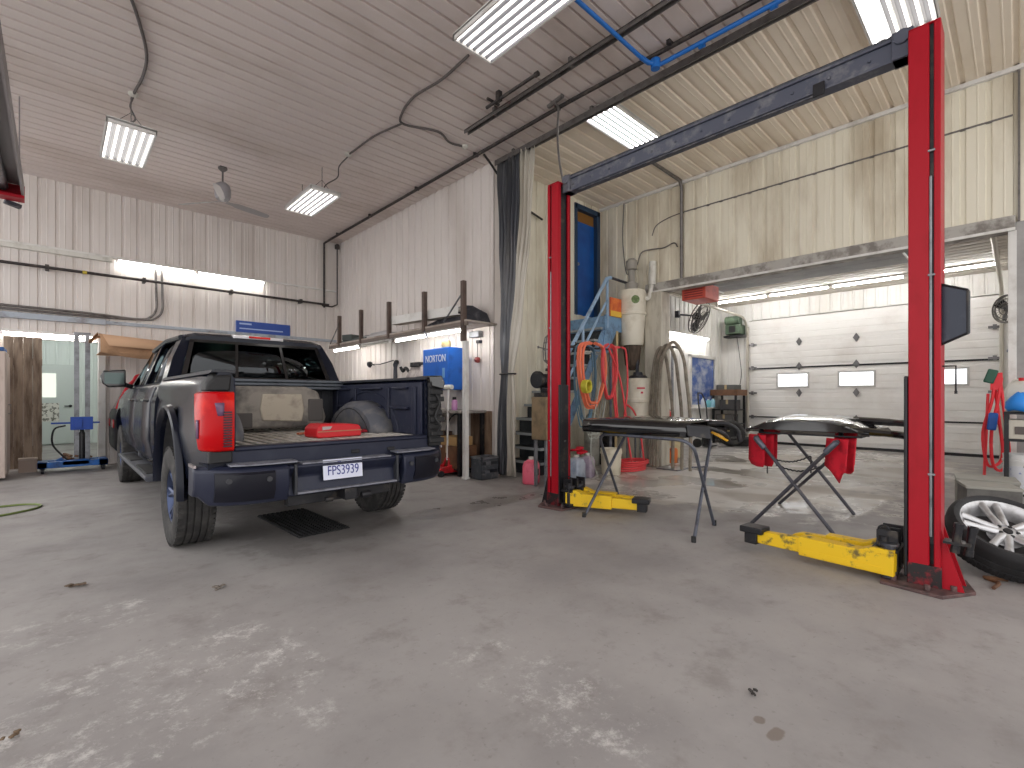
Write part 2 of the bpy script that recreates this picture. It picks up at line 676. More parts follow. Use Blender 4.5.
# wash bay beyond the opening -------------------------------------------------------
BZ = 3.85
mb = MB()
ribbed(mb, 8.28, 14.0, 0, BZ, lambda u, v, d: (u, 5.95 - d, v))
mb.bb(8.28, 14.0, 5.955, 6.08, 0, BZ)
struct('wall_bay_left', mb, WALLD, smooth=0, recalc=False)
mb = MB()
ribbed(mb, 8.28, 14.0, 0, BZ, lambda u, v, d: (u, -.35 + d, v))
mb.bb(8.28, 14.0, -.45, -.355, 0, BZ)
struct('wall_bay_right', mb, WALLD, smooth=0, recalc=False)
GY0, GY1, GZ = .28, 5.19, 3.37
mb = MB()
for y0, y1, z0, z1 in ((-.45, GY0, 0, BZ), (GY1, 6.0, 0, BZ), (GY0, GY1, GZ, BZ)):
    ribbed(mb, y0, y1, z0, z1, lambda u, v, d: (14.0 - d, u, v))
    mb.bb(14.005, 14.15, y0, y1, z0, z1)
struct('wall_bay_far', mb, WALLD, smooth=0, recalc=False)
mb = MB()
ribbed(mb, 8.28, 14.0, -.45, 6.0, lambda u, v, d: (u, v, BZ - d))
mb.bb(8.28, 14.15, -.45, 6.0, BZ + .004, BZ + .08)
struct('ceiling_bay', mb, mat('bay_ceiling', (200, 192, 182), .5, 0, (168, 156, 142), 1.2, .45, .8, world=True), smooth=0, recalc=False)

# sectional overhead door: five sections, window panes, hinges ---------------------
gd = MB()
gd.bb(14.082, 14.09, GY0 - .05, GY1 + .05, 0, 3.45)
zs = [0.06, .72, 1.37, 2.03, 2.70, 3.36]
for a, b_ in zip(zs[:-1], zs[1:]):
    gd.bb(14.03, 14.08, GY0 - .02, GY1 + .02, a + .0015, b_ - .0015)
    for k in range(1, 4):
        zz = a + (b_ - a) * k / 4
        gd.bb(14.020, 14.032, GY0 + .02, GY1 - .02, zz - .07, zz + .07)
gdo = struct('door_3', gd, mat('door_section_white', (240, 238, 235), .4, 0, (218, 212, 206), 1.2, .5, .85, world=True), bevel=.004)
sm = MB()
sm.bb(14.012, 14.03, GY0 + .02, GY1 - .02, 2.015, 2.055)
sm.bb(14.012, 14.03, GY0 + .02, GY1 - .02, .70, .735)
sm.bb(14.0, 14.07, GY0 + .02, GY1 - .02, .0, .06)
sm.build('door_seam_strip', BLACKM, gdo)
PANE = emit('pane_daylight', (250, 252, 255), 1.6)
for y0, y1 in ((3.76, 4.45), (2.38, 3.06), (.78, 1.30)):
    w = MB()
    for a, b_, c_, e_ in ((y0 - .04, y1 + .04, 1.50, 1.54), (y0 - .04, y1 + .04, 1.86, 1.90), (y0 - .04, y0, 1.54, 1.86), (y1, y1 + .04, 1.54, 1.86)):
        w.bb(14.0, 14.03, a, b_, c_, e_)
    w = w.build('window_frame', mat('pane_frame', (190, 188, 186), .4), gdo, bevel=.004)
    MB().bb(14.008, 14.018, y0, y1, 1.54, 1.86).build('window_pane', PANE, w)
HIN = mat('hinge_zinc', (126, 124, 126), .4, .6)
for z in (.72, 1.37, 2.06, 2.70):
    for y in (3.95, 2.72, 1.5):
        hb = MB()
        hb.prism([(y - .07, z), (y, z - .11), (y + .07, z), (y, z + .11)], 'x', 13.998, 14.012)
        hb.bb(13.97, 13.998, y - .02, y + .02, z - .05, z + .05)
        hb.build('hinge', HIN, gdo)
    for y in (GY0 + .08, GY1 - .1):
        hb = MB()
        hb.bb(13.99, 14.02, y - .10, y + .10, z - .025, z + .025)
        hb.bb(13.95, 13.99, y - .03, y + .03, z - .05, z + .05)
        hb.build('roller_bracket', HIN, gdo)
# tracks
for y, nm in ((GY1 + .02, 'left'), (GY0 - .02, 'right')):
    t = MB()
    p = [(13.93, y, .0), (13.93, y, 3.0)] + arc((13.48, y, 3.0), .45, 0, PI / 2, 8, 'xz')[1:] + [(9.2, y, 3.5)]
    t.tube(p, .032, 6)
    t.bb(13.92, 14.0, y - .02, y + .02, 0, 3.2)
    for x in (12.0, 10.2):
        t.bb(x - .015, x + .015, y - .015, y + .015, 3.5, BZ)
    o = t.build('door_track', mat('track_cream', (196, 190, 178), .45, .3), bevel=0)
    tag(o, ('pale curved overhead door track beside the shelf unit, left side of the far door' if nm == 'left'
            else 'pale curved overhead door track at the right edge of the far door'), 'track', 'overhead door tracks')

# ================================================================= PICKUP TRUCK
PAINT = mat('navy_black_paint', (16, 20, 34), .26, 0, coat=.12, spec=.17)
BEDP = mat('bed_liner_navy', (36, 40, 58), .55, 0, (58, 60, 72), 6, .5, .75, spec=.3)
CHAR = mat('charcoal_plastic', (44, 46, 52), .55, 0, (66, 66, 70), 9, .5, .75)
BUMP = mat('bumper_navy', (34, 38, 56), .4, .1, (50, 54, 68), 5, .5, .75, spec=.35)
STEPM = mat('bumper_step', (128, 130, 140), .5, .1, (76, 78, 86), 9, .5, .7)
TIREM = mat('tyre_rubber', (46, 45, 45), .8, 0, (74, 72, 70), 10, .45, .7, bump=.3, bscale=60)
RIMM = mat('dark_alloy', (66, 76, 104), .32, .7)
TGLASS = glass('tinted_glass', (150, 160, 160))
LREED = mat('lens_red', (176, 8, 16), .14, 0, (206, 34, 24), 4, .45, .6, spec=.15)
LSMOKE = mat('lens_smoke', (58, 20, 34), .2, spec=.3)

truck = thing('pickup_truck', 'dark navy crew cab pickup truck with no tailgate, rear towards us, licence plate on bumper',
              'truck', (1.725, 3.75, 0))
truck.scale = (1.035, 1, 1)

AX, AXF = 1.22, 5.45          # rear and front axle behind / ahead along the truck
BEDL = 2.16

def side_rings(s, ys, prof, inner):
    rings = []
    for y in ys:
        bulge = .035 * (math.exp(-((y - AX) / .62) ** 4) + math.exp(-((y - AXF) / .62) ** 4))
        tuck = -.055 * max(0, (.40 - y) / .40) ** 1.5
        r = []
        for x, z in prof:
            w = max(0, min(1, (1.25 - z) / .25)) if z > 1 else 1
            r.append((s * (x + bulge * w + tuck), y, z))
        for x, z in inner:
            r.append((s * x, y, z))
        rings.append(r)
    return rings

# bed sides ------------------------------------------------------------
for s in (-1, 1):
    prof = [(.93, .56), (.955, .66), (.965, .85), (.965, 1.0), (.955, 1.12), (.94, 1.22), (.95, 1.30), (.94, 1.38), (.90, 1.435)]
    inner = [(.80, 1.435), (.775, 1.40), (.775, 1.0), (.775, .60)]
    ys = [.10, .16, .24, .34, .5, .65, .8, .95, 1.1, 1.22, 1.34, 1.5, 1.65, 1.8, 1.95, 2.06, BEDL]
    b = MB()
    b.loft(side_rings(s, ys, prof, inner))
    o = b.build('bed_side', PAINT, truck, smooth=35)
    cu = MB()
    ring = [(AX + .57 * math.cos(2 * PI * k / 40), .52 + .62 * math.sin(2 * PI * k / 40)) for k in range(40)]
    cu.prism(ring, 'x', s * .70, s * 1.2)
    cu = cu.build('cutter', PAINT, truck)
    boolean_cut(o, cu)
    if s > 0:
        lab(o, 'right bed side with open inner panel, tail light missing')
    # inner liner panel with stake pockets and ribs
    p = MB()
    p.bb(s * .775, s * .755, .14, BEDL, .9, 1.40)
    for y in (.25, .75, 1.5, 2.0):
        p.bb(s * .756, s * .735, y - .035, y + .035, .9, 1.36)
    for y0, y1 in ((.34, .66), (.86, 1.38), (1.62, 1.9)):
        p.bb(s * .756, s * .715, y0, y1, 1.14, 1.165)
        p.bb(s * .756, s * .72, y0 + .02, y1 - .02, 1.34, 1.36)
    p.build('bed_inner_panel', BEDP, truck, bevel=.008)
    # wheelhouse hump
    wh = MB()
    rows = []
    for i in range(0, 15):
        a = PI * i / 14
        yy, zz = AX - .56 * math.cos(a), .88 + .34 * math.sin(a)
        rows.append([(s * .775, yy, zz), (s * .62, yy, zz - .01), (s * .56, AX - .50 * math.cos(a), .88 + .28 * math.sin(a)), (s * .555, AX - .48 * math.cos(a), .86)])
    wh.grid(rows)
    wh.build('wheelhouse', mat('wheelhouse_dusty', (88, 90, 98), .6, 0, (120, 118, 116), 6, .45, .7) if s < 0 else bpy.data.materials['wheelhouse_dusty'], truck, solid=.012)
    tb = MB()
    tb.tube([(s * .752, AX - .66 * math.cos(PI * i / 16), .90 + .42 * math.sin(PI * i / 16)) for i in range(17)], .012, 6)
    tb.build('panel_rib', BEDP, truck)
    # top rail cap
    rc = MB()
    rc.loft([[(s * .765, y, 1.425), (s * .765, y, 1.452), (s * .90, y, 1.452), (s * .925, y, 1.42), (s * .90, y, 1.432)] for y in (.10, .6, 1.2, 1.8, BEDL)])
    rc.build('rail_cap', CHAR, truck, bevel=.005)
    # flare around the rear arch
    fl_ = MB()
    rings = []
    for i in range(0, 25):
        a = math.radians(-4 + 188 * i / 24)
        cy, cz = math.cos(a), math.sin(a)
        rings.append([(s * 1.0, AX + .575 * cy, .52 + .625 * cz), (s * 1.028, AX + .60 * cy, .52 + .65 * cz),
                      (s * 1.018, AX + .622 * cy, .52 + .672 * cz), (s * .985, AX + .632 * cy, .52 + .68 * cz), (s * .95, AX + .58 * cy, .52 + .63 * cz)])
    fl_.loft(rings)
    fl_.build('fender_flare', PAINT, truck, smooth=50)
    # dark inner wheel well
    ww = MB()
    ww.grid([[(s * x, AX + .57 * math.cos(PI * i / 14), .52 + .62 * math.sin(PI * i / 14)) for i in range(15)] for x in (.96, .55)])
    ww.build('wheel_well', BLACK, truck, solid=.01)

# bed floor with lengthwise ribs, front wall
bf = MB()
bf.bb(-.775, .775, .14, BEDL, .80, .885)
for k in range(-8, 9):
    bf.bb(k * .09 - .026, k * .09 + .026, .2, BEDL, .885, .90)
bf.build('bed_floor', mat('bed_floor_dusty', (198, 194, 186), .65, 0, (140, 138, 134), 5, .45, .7, stretch=(6, 1, 1)), truck, bevel=.006)
bs = MB()
bs.bb(-.80, .80, .09, .17, .70, .885)
bs.bb(-.78, .78, .07, .20, .872, .905)
bs.build('bed_sill', BUMP, truck, bevel=.012)
sl = MB()
for x in (.10, .42):
    sl.bb(x - .035, x + .035, .078, .095, .79, .82)
sl.build('sill_latch', BLACKM, truck, bevel=.006)
bw = MB()
bw.bb(-.80, .80, BEDL - .03, BEDL + .02, .75, 1.42)
for k in range(-3, 4):
    bw.bb(k * .22 - .05, k * .22 + .05, BEDL - .05, BEDL - .03, .92, 1.34)
bw.build('bed_front_wall', CHAR, truck, bevel=.01)
tn = MB()
for k in range(3):
    tn.bb(-.80, .80, 1.90, 2.15, 1.345 + k * .038, 1.378 + k * .038)
tn.build('folded_bed_cover', mat('bed_cover_grey', (92, 98, 106), .5, .2, (70, 74, 80), 6, .5, .7), truck, bevel=.01)

# end of the right bed side, the light removed: dark bracket and loose connector
eb = MB()
eb.bb(.80, .93, .075, .115, .80, 1.42)
for i in range(9):
    z = .83 + i * .065
    eb.bb(.79 + .015 * (i % 2), .95 - .02 * (i % 3), .05 - .012 * (i % 2), .09, z, z + .045)
eb.tube(smoothline([(.86, .06, 1.3), (.88, .02, 1.2), (.84, .03, 1.08), (.88, .01, .98), (.86, .06, .9)]), .012, 6)
eb.build('light_bracket', BLACK, truck, bevel=.006)
eb = MB()
eb.loft([[(.80, y, 1.36), (.79, y, 1.46), (.92, y, 1.465), (.955, y, 1.40), (.94, y, 1.33)] for y in (.04, .30)])
eb.build('rail_end_cap', BLACKG, truck, bevel=.012)
eb = MB()
eb.loft([[(-.80, y, 1.30), (-.79, y, 1.44 - .03 * k), (-.89, y, 1.43 - .03 * k), (-.94, y, 1.36 - .02 * k), (-.945, y, 1.30)] for y, k in ((.085, 1), (.13, 0), (.26, 0))])
eb.build('rail_end_cap', BLACK, truck, bevel=.012)

# left tail light: wraps the corner
tl = MB()
prof_z = [(.885, .0), (.90, .012), (1.0, .018), (1.15, .018), (1.28, .014), (1.295, .0)]
rows = []
for z, o_ in prof_z:
    k = .02 * (1 - abs((z - 1.09) / .21)) - .012 * (z < .95)
    rows.append([(-.788, .10, z), (-.790, .045 - o_, z), (-.85, .04 - o_, z), (-.895, .05 - o_, z), (-.925 - o_, .08, z), (-.948 - o_ + k * .2, .13 + .02 * (z - .88) / .4, z), (-.958 - o_, .17 + .11 * (z - .88) / .41 + k, z), (-.90, .20 + .11 * (z - .88) / .41, z)])
tl.grid(rows)
tlo = tl.build('tail_light', LREED, truck, smooth=60, solid=.006)
sm_ = MB()
sm_.grid([[(-.850, .016, z), (-.872, .020, z), (-.885 - (z - 1.12) * .2, .0235, z)] for z in (1.13, 1.16, 1.19, 1.22)])
sm_.build('reversing_lens', mat('lens_clear', (104, 76, 104), .2, 0, spec=.4), tlo, solid=.006)
sm_ = MB()
sm_.grid([[(-.974, .155, z), (-.978, .175, z), (-.980, .195, z)] for z in (.97, 1.05, 1.10)])
sm_.build('side_marker_lens', bpy.data.materials['lens_clear'], tlo, solid=.006)
sm_ = MB()
for i in range(14):
    z = .915 + i * .018
    sm_.bb(-.855, -.805, .012, .024, z, z + .011)
sm_.build('lens_grille', LSMOKE, tlo)
cr_ = MB()
cr_.bb(-.93, -.79, .06, .12, .80, .885)
cr_.build('corner_trim', BLACK, truck, bevel=.01)

# rear bumper -----------------------------------------------------------
bp_ = MB()
def bring(x):
    ax = abs(x)
    yb = -.02 + .28 * max(0, (ax - .62) / .40) ** 2.2
    return yb
xs = [-1.0, -.97, -.92, -.84, -.72, -.6, -.46]
for sgn in (-1, 1):
    rings = []
    for x in xs:
        y = bring(x)
        z0 = .50 if abs(x) < .93 else .56
        rings.append([(sgn * -x, y + .10, .78), (sgn * -x, y, .775), (sgn * -x, y - .05, .745), (sgn * -x, y - .06, .62), (sgn * -x, y - .01, z0), (sgn * -x, y + .12, z0)])
    bp_.loft(rings)
bp_.loft([[(x, -.02 + .10, .755), (x, -.02, .755), (x, -.045, .74), (x, .015, .66), (x, .0, .575), (x, -.02, .52), (x, .10, .52)] for x in (-.46, -.2, .2, .46)])
bpo = bp_.build('rear_bumper', BUMP, truck, bevel=.012, smooth=30)
st_ = MB()
for sgn in (-1, 1):
    st_.loft([[(sgn * x, bring(x) + .085, .782), (sgn * x, bring(x) - .035, .776), (sgn * x, bring(x) - .035, .786), (sgn * x, bring(x) + .085, .792)] for x in (.40, .5, .6, .72, .82)])
st_.bb(-.36, .36, -.035, .09, .752, .762)
st_.bb(-.40, .40, -.055, .02, .535, .548)
st_.build('step_pad', STEPM, bpo)
DKM = mat('insert_dark', (16, 17, 28), .45, spec=.3)
for sgn in (-1, 1):
    dk = MB()
    dk.loft([[(sgn * x, bring(x) - .052, .735), (sgn * x, bring(x) - .068, .72), (sgn * x, bring(x) - .068, .60), (sgn * x, bring(x) - .03, .53)] for x in (.56, .65, .74, .84, .90)], closed=True)
    dk.build('bumper_insert', DKM, bpo)
sn = MB()
for x in (-.83, -.60, .52, .80):
    sn.cyl((x, bring(abs(x)) - .05, .68), (x, bring(abs(x)) - .078, .68), .018, n=14)
sn.build('parking_sensor', CHAR, bpo)
for xa in (-.42, .40):
    bk = MB()
    bk.bb(xa, xa + .02, -.05, .02, .53, .76)
    bk.build('recess_edge', CHAR, bpo, bevel=.004)
# plate in the recess: face tilts up a little
pl = MB()
PF = FR((-.055, -.035, .692), (1, 0, 0), (0, .10, 1))
pl.M = PF
pl.box((0, 0, 0), (.312, .156, .004))
plo = pl.build('license_plate', mat('plate_white', (214, 218, 236), .4), truck, bevel=.004)
PB = mat('plate_blue', (40, 50, 130), .5)
lettering('plate_characters', 'FPS3939', .105, PB, PF @ Matrix.Translation((0, -.012, .003)), plo, sx=.70)
em = MB()
em.M = PF @ Matrix.Translation((-.03, .056, .003))
em.tube([(0, -.014, 0), (0, .016, 0)], [.004, .001], 6)
for sg in (-1, 1):
    em.tube([(sg * .002, -.006, 0), (sg * .009, .006, 0), (sg * .012, .0, 0)], .003, 6)
em.bm.verts.ensure_lookup_table()
em.build('plate_emblem', PB, plo)
# hitch and underside
hi = MB()
hi.bb(-.42, .42, .10, .18, .42, .50)
hi.bb(-.05, .05, -.06, .18, .44, .53)
hi.tube([(.09, -.04, .46), (.17, -.04, .46)], .03, 10)
hi.tube([(-.13, -.02, .46), (-.19, -.02, .46)], .022, 10)
hi.build('tow_hitch', BLACKM, truck, bevel=.006)
un = MB()
un.cyl((-.74, AX, .42), (.74, AX, .42), .05)
un.lathe([(0, -.14), (.1, -.12), (.15, 0), (.1, .12), (0, .14)], Matrix.Translation((0, AX, .42)) @ Matrix.Rotation(PI / 2, 4, 'X'), 16)
for sx in (-.45, .45):
    un.bb(sx - .04, sx + .04, .15, 6.0, .52, .66)
un.bb(-.75, .75, 2.2, 5.9, .45, .60)
un.cyl((-.55, .3, .48), (-.55, 2.5, .48), .045)
un.build('underbody', BLACKM, truck)

# wheels -------------------------------------------------------------------
def wheel_parts(parent):
    rim = MB()
    M = Matrix.Rotation(PI / 2, 4, 'Y')       # wheel axis along x, outer face towards +x
    rim.lathe([(.215, -.12), (.232, -.10), (.222, -.06), (.215, .04), (.232, .10), (.245, .118), (.24, .125), (.225, .112), (.205, .05), (.19, -.10)], M, 48)
    rim.lathe([(0, .055), (.06, .07), (.075, .06), (.08, .02), (.10, .0), (0, -.01)], M, 24)
    for k in range(6):
        for off in (-.16, .16):
            a = k * PI / 3 + off
            c1, s1 = math.cos(a), math.sin(a)
            c0, s0 = math.cos(k * PI / 3 + off * .35), math.sin(k * PI / 3 + off * .35)
            rim.tube([(.05, .05 * c0, .05 * s0), (.075, .13 * c0, .13 * s0), (.092, .232 * c1, .232 * s1)], [.026, .02, .017], 6)
    for k in range(6):
        a = k * PI / 3 + PI / 6
        rim.cyl((.05, .048 * math.cos(a), .048 * math.sin(a)), (.078, .048 * math.cos(a), .048 * math.sin(a)), .009, n=8)
    w = rim.build('wheel', RIMM, parent, smooth=40)
    hb = MB()
    hb.lathe([(0, .0), (.17, .0), (.17, -.06), (0, -.06)], M, 28)
    hb.build('brake_disc', GALV, w)
    t = MB()
    pr = [(.225, -.115), (.25, -.132), (.32, -.14), (.385, -.135), (.412, -.118), (.42, -.10)]
    for g0 in (-.075, -.028, .02, .067):
        pr += [(.42, g0 - .006), (.409, g0 - .005), (.409, g0 + .005), (.42, g0 + .006)]
    pr += [(.42, .10), (.412, .118), (.385, .135), (.32, .14), (.25, .132), (.225, .115)]
    t.lathe(pr, M, 64, closed=True)
    # tread blocks: shoulder lugs
    for k in range(56):
        a = 2 * PI * k / 56
        for xx in (-.112, .112):
            p = Vector((xx, .413 * math.cos(a), .413 * math.sin(a)))
            t.box(p, (.034, .028, .016), (a + PI / 2, 0, 0))
    t.build('tyre', TIREM, w, smooth=40)
    return w
w0 = wheel_parts(truck)
for i, (x, y, flip) in enumerate(((-.86, AX, True), (.86, AX, False), (-.86, AXF, True), (.86, AXF, False))):
    if i == 0:
        w = w0
    else:
        w = w0.copy()
        COL.objects.link(w)
        w.parent = truck
        for g in w0.children:
            q = g.copy()
            COL.objects.link(q)
            q.parent = w
    w.location = (x, y, .42)
    w.rotation_euler = (0.3 * i, 0, PI if flip else 0)

# cab lower body and hood -----------------------------------------------------
cb = MB()
def cab_ring(y):
    bul = .035 * math.exp(-((y - AXF) / .62) ** 4)
    zt = 1.42 if y < 5.25 else 1.42 - .10 * ((y - 5.25) / .95) ** 1.5
    nose = 0 if y < 5.9 else .10 * ((y - 5.9) / .35) ** 2
    half = [(0, zt + (.03 if y > 5.25 else 0)), (.6, zt + .01), (.86, zt), (.915, zt - .05), (.965 - nose, 1.22), (.975 + bul - nose, 1.0), (.975 + bul - nose, .80), (.945 - nose, .62), (.90 - nose, .54), (.0, .54)]
    return [(x, y, z) for x, z in half] + [(-x, y, z) for x, z in reversed(half[1:-1])]
cb.loft([cab_ring(y) for y in (2.20, 2.3, 2.6, 3.2, 3.8, 4.4, 4.9, 5.1, 5.3, 5.45, 5.6, 5.8, 5.95, 6.1, 6.22)])
cab = cb.build('cab_body', PAINT, truck, smooth=35)
for s in (-1, 1):
    cu = MB()
    cu.prism([(AXF + .55 * math.cos(2 * PI * k / 36), .50 + .60 * math.sin(2 * PI * k / 36)) for k in range(36)], 'x', s * .62, s * 1.3)
    boolean_cut(cab, cu.build('cutter', BLACK, truck))
cu = MB()       # cabin hollow below the glass line
cu.bb(-.80, .80, 2.30, 5.0, .70, 1.6)
boolean_cut(cab, cu.build('cutter', BLACK, truck))
gr = MB()
gr.bb(-.72, .72, 6.20, 6.26, .85, 1.24)
gr.bb(-.95, .95, 6.12, 6.30, .50, .74)
gr.build('grille', BLACKM, truck, bevel=.02)

# greenhouse: roof, pillars, glass
rf = MB()
rings = []
for y, zz, hw in ((2.36, 1.915, .735), (2.42, 1.945, .745), (2.7, 1.965, .75), (3.4, 1.975, .75), (4.1, 1.965, .745), (4.5, 1.93, .73), (4.58, 1.90, .72)):
    rings.append([(-hw, y, zz - .05), (-hw + .02, y, zz - .015), (-hw + .12, y, zz + .012), (0, y, zz + .025), (hw - .12, y, zz + .012), (hw - .02, y, zz - .015), (hw, y, zz - .05), (0, y, zz - .045)])
rf.loft(rings)
rfo = rf.build('roof', PAINT, truck, smooth=50)
rfo.scale = (.955, 1, 1)
for s in (-1, 1):
    pp = MB()
    pp.loft([[(s * .93, 2.20, 1.40), (s * .93, 2.46, 1.40), (s * .83, 2.46, 1.40), (s * .81, 2.22, 1.40)],
             [(s * .85, 2.28, 1.68), (s * .85, 2.56, 1.68), (s * .77, 2.56, 1.68), (s * .74, 2.30, 1.68)],
             [(s * .75, 2.37, 1.90), (s * .75, 2.68, 1.90), (s * .68, 2.68, 1.90), (s * .66, 2.39, 1.90)]])
    pp.loft([[(s * .93, 3.70, 1.40), (s * .93, 3.80, 1.40), (s * .88, 3.80, 1.40), (s * .88, 3.70, 1.40)],
             [(s * .745, 3.70, 1.92), (s * .745, 3.80, 1.92), (s * .70, 3.80, 1.92), (s * .70, 3.70, 1.92)]])
    pp.loft([[(s * .92, 5.16, 1.40), (s * .92, 5.30, 1.40), (s * .84, 5.32, 1.40), (s * .84, 5.18, 1.40)],
             [(s * .73, 4.44, 1.90), (s * .73, 4.56, 1.90), (s * .66, 4.58, 1.90), (s * .66, 4.46, 1.90)]])
    pp.tube([(s * .75, 2.45, 1.90), (s * .755, 3.3, 1.925), (s * .735, 4.5, 1.89)], .03, 8)
    pp.bb(s * .93, s * .86, 2.3, 5.2, 1.385, 1.415)
    ppo = pp.build('pillar', PAINT, truck, smooth=40)
    ppo.scale = (.955, 1, 1)
    wn = MB()
    for y0, y1, t0, t1 in ((2.46, 3.70, 2.66, 3.70), (3.80, 5.16, 3.80, 4.50)):
        wn.grid([[(s * .905, y0, 1.41), (s * .905, y1, 1.41)], [(s * .735, t0, 1.905), (s * .735, t1, 1.905)]])
    wno = wn.build('side_window', TGLASS, truck, solid=.006)
    wno.scale = (.955, 1, 1)
# rear window with sliding centre and dark surround
rw = MB()
rw.grid([[(x, 2.205, 1.43) for x in (-.80, .80)], [(x, 2.375, 1.90) for x in (-.68, .68)]])
rwo = rw.build('rear_window', TGLASS, truck, solid=.006)
rwo.scale = (.955, 1, 1)
fr_ = MB()
def rwp(u, t):
    """point on the rear window plane, u in -1..1 across, t in 0..1 up"""
    return (u * (.80 - .12 * t), 2.20 + .17 * t - .004, 1.43 + .47 * t)
def strip(u0, u1, t0, t1, th=.02):
    a = [rwp(u0, t0), rwp(u1, t0), rwp(u1, t1), rwp(u0, t1)]
    fr_.loft([a, [(x, y + th, z) for x, y, z in a]])
strip(-1, 1, 0, .10); strip(-1, 1, .90, 1.02); strip(-1, -.94, .05, .95); strip(.94, 1, .05, .95)
strip(-.36, -.32, .1, .9); strip(.32, .36, .1, .9)
fr_.build('window_frame', BLACKG, rwo)
tb_ = MB()
tb_.loft([[(x, 2.355 - d, 1.925), (x, 2.35 - d, 1.955), (x, 2.45, 1.975), (x, 2.45, 1.93)] for x, d in ((-.26, 0), (-.22, .02), (.22, .02), (.26, 0))])
tbo = tb_.build('third_brake_light', mat('lens_white', (220, 218, 222), .2), truck, bevel=.004)
MB().bb(-.11, .11, 2.322, 2.34, 1.932, 1.956).build('brake_lens', LREED, tbo)
an = MB()
an.loft([[(x * k, 2.75 + .1 * k, 1.985), (x * k, 2.95, 1.985), (x * k * .7, 2.93, 2.015 - .01 * abs(x)), (x * k * .7, 2.83, 2.015)] for x, k in ((-.09, 1), (-.05, 1), (.05, 1), (.09, 1))])
for x in (.36, .60):
    an.box((x, 2.7, 1.975), (.10, .06, .03))
an.build('roof_antenna', BLACK, truck, bevel=.006)
ws = MB()
ws.grid([[(-.84, 5.24, 1.42), (.84, 5.24, 1.42)], [(-.68, 4.52, 1.905), (.68, 4.52, 1.905)]])
ws.build('windshield', glass('windscreen_glass', (206, 222, 214)), truck, solid=.006)

# doors: seams, skins and handles
for s in (-1, 1):
    for nm, y0, y1 in (('rear_door', 2.50, 3.74), ('front_door', 3.77, 5.10)):
        dd = MB()
        rr = []
        for y in (y0, y0 + .02, (y0 + y1) / 2, y1 - .02, y1):
            e = .004 if y in (y0, y1) else .014
            rr.append([(s * (.915 + e), y, 1.37), (s * (.945 + e), y, 1.28), (s * (.965 + e), y, 1.20), (s * (.975 + e), y, 1.0), (s * (.978 + e), y, .82), (s * (.955 + e), y, .70), (s * (.945 + e), y, .62), (s * .90, y, .62), (s * .90, y, 1.37)])
        dd.loft(rr)
        do = dd.build(nm, PAINT, truck, smooth=30, bevel=.004)
        hh = MB()
        hy = y0 + .10
        hh.tube([(s * .955, hy, 1.225), (s * 1.005, hy + .02, 1.225), (s * 1.005, hy + .22, 1.225), (s * .955, hy + .24, 1.225)], .016, 8)
        hh.build('door_handle', BLACKG, do)
    # mirror
    mr = MB()
    mr.tube([(s * .90, 4.86, 1.40), (s * .98, 4.84, 1.43), (s * 1.04, 4.84, 1.46)], .035, 8)
    mr.loft([[(s * .98, y, 1.40 + k), (s * .98, y, 1.64 - k), (s * 1.21, y, 1.62 - k), (s * 1.24, y, 1.54), (s * 1.22, y, 1.44 + k), (s * 1.16, y, 1.39 + k)] for y, k in ((4.75, .01), (4.77, 0), (4.86, .01), (4.92, .05))])
    mo = mr.build('wing_mirror', BLACKG, truck, bevel=.012)
    MB().bb(s * 1.0, s * 1.20, 4.742, 4.749, 1.44, 1.59).build('mirror_glass', mat('mirror_pane', (70, 84, 82), .08, .4) if s < 0 else bpy.data.materials['mirror_pane'], mo)
    # running board
    rb = MB()
    rb.loft([[(s * .86, y, .42), (s * 1.03, y, .42), (s * 1.05, y, .445), (s * 1.05, y, .475), (s * .86, y, .485)] for y in (2.15, 2.2, 4.85, 4.9)])
    for y in (2.7, 4.2):
        rb.bb(s * .5, s * .9, y - .03, y + .03, .44, .56)
    rbo = rb.build('running_board', mat('step_grey', (86, 88, 96), .45, .3, (60, 62, 68), 9, .5, .7) if s < 0 else bpy.data.materials['step_grey'], truck, bevel=.008)
    for y0, y1 in ((2.35, 3.2), (3.75, 4.6)):
        tp = MB()
        tp.bb(s * .90, s * 1.02, y0, y1, .476, .490)
        tp.build('tread_pad', BLACK, rbo, bevel=.004)
    # fuel flap / badge strip behind the rear wheel
    bd = MB()
    bd.bb(s * 1.0, s * .985, .16, .34, .765, .785)
    bd.build('body_badge', mat('badge_grey', (170, 160, 160), .3, .6) if s < 0 else bpy.data.materials['badge_grey'], truck)

# seats and headrests seen through the rear glass
se = MB()
for x in (-.42, .42):
    se.box((x, 4.0, 1.15), (.50, .16, .72), (-.15, 0, 0))
se.box((0, 2.75, 1.1), (1.4, .16, .62), (-.12, 0, 0))
se.bb(-.78, .78, 2.9, 4.2, .70, .82)
se.build('seat', mat('seat_dark', (34, 34, 36), .8), truck, bevel=.04)
hr = MB()
for x, y, z in ((-.42, 3.97, 1.60), (.42, 3.97, 1.60), (-.46, 2.68, 1.49), (.46, 2.68, 1.49), (0, 2.68, 1.46)):
    hr.box((x, y, z), (.27, .11, .20), (-.1, 0, 0))
    hr.cyl((x, y + .01, z - .2), (x, y + .01, z), .012, n=8)
hr.build('headrest', bpy.data.materials['seat_dark'], truck, bevel=.035)
sw = MB()
sw.lathe([(.17, 0), (.183, .013), (.196, 0), (.183, -.013)], Matrix.Translation((-.42, 4.62, 1.28)) @ Matrix.Rotation(1.1, 4, 'X'), 28, closed=True)
sw.bb(-.78, .78, 4.78, 5.05, 1.15, 1.38)
sw.build('dashboard', BLACK, truck, bevel=.02)

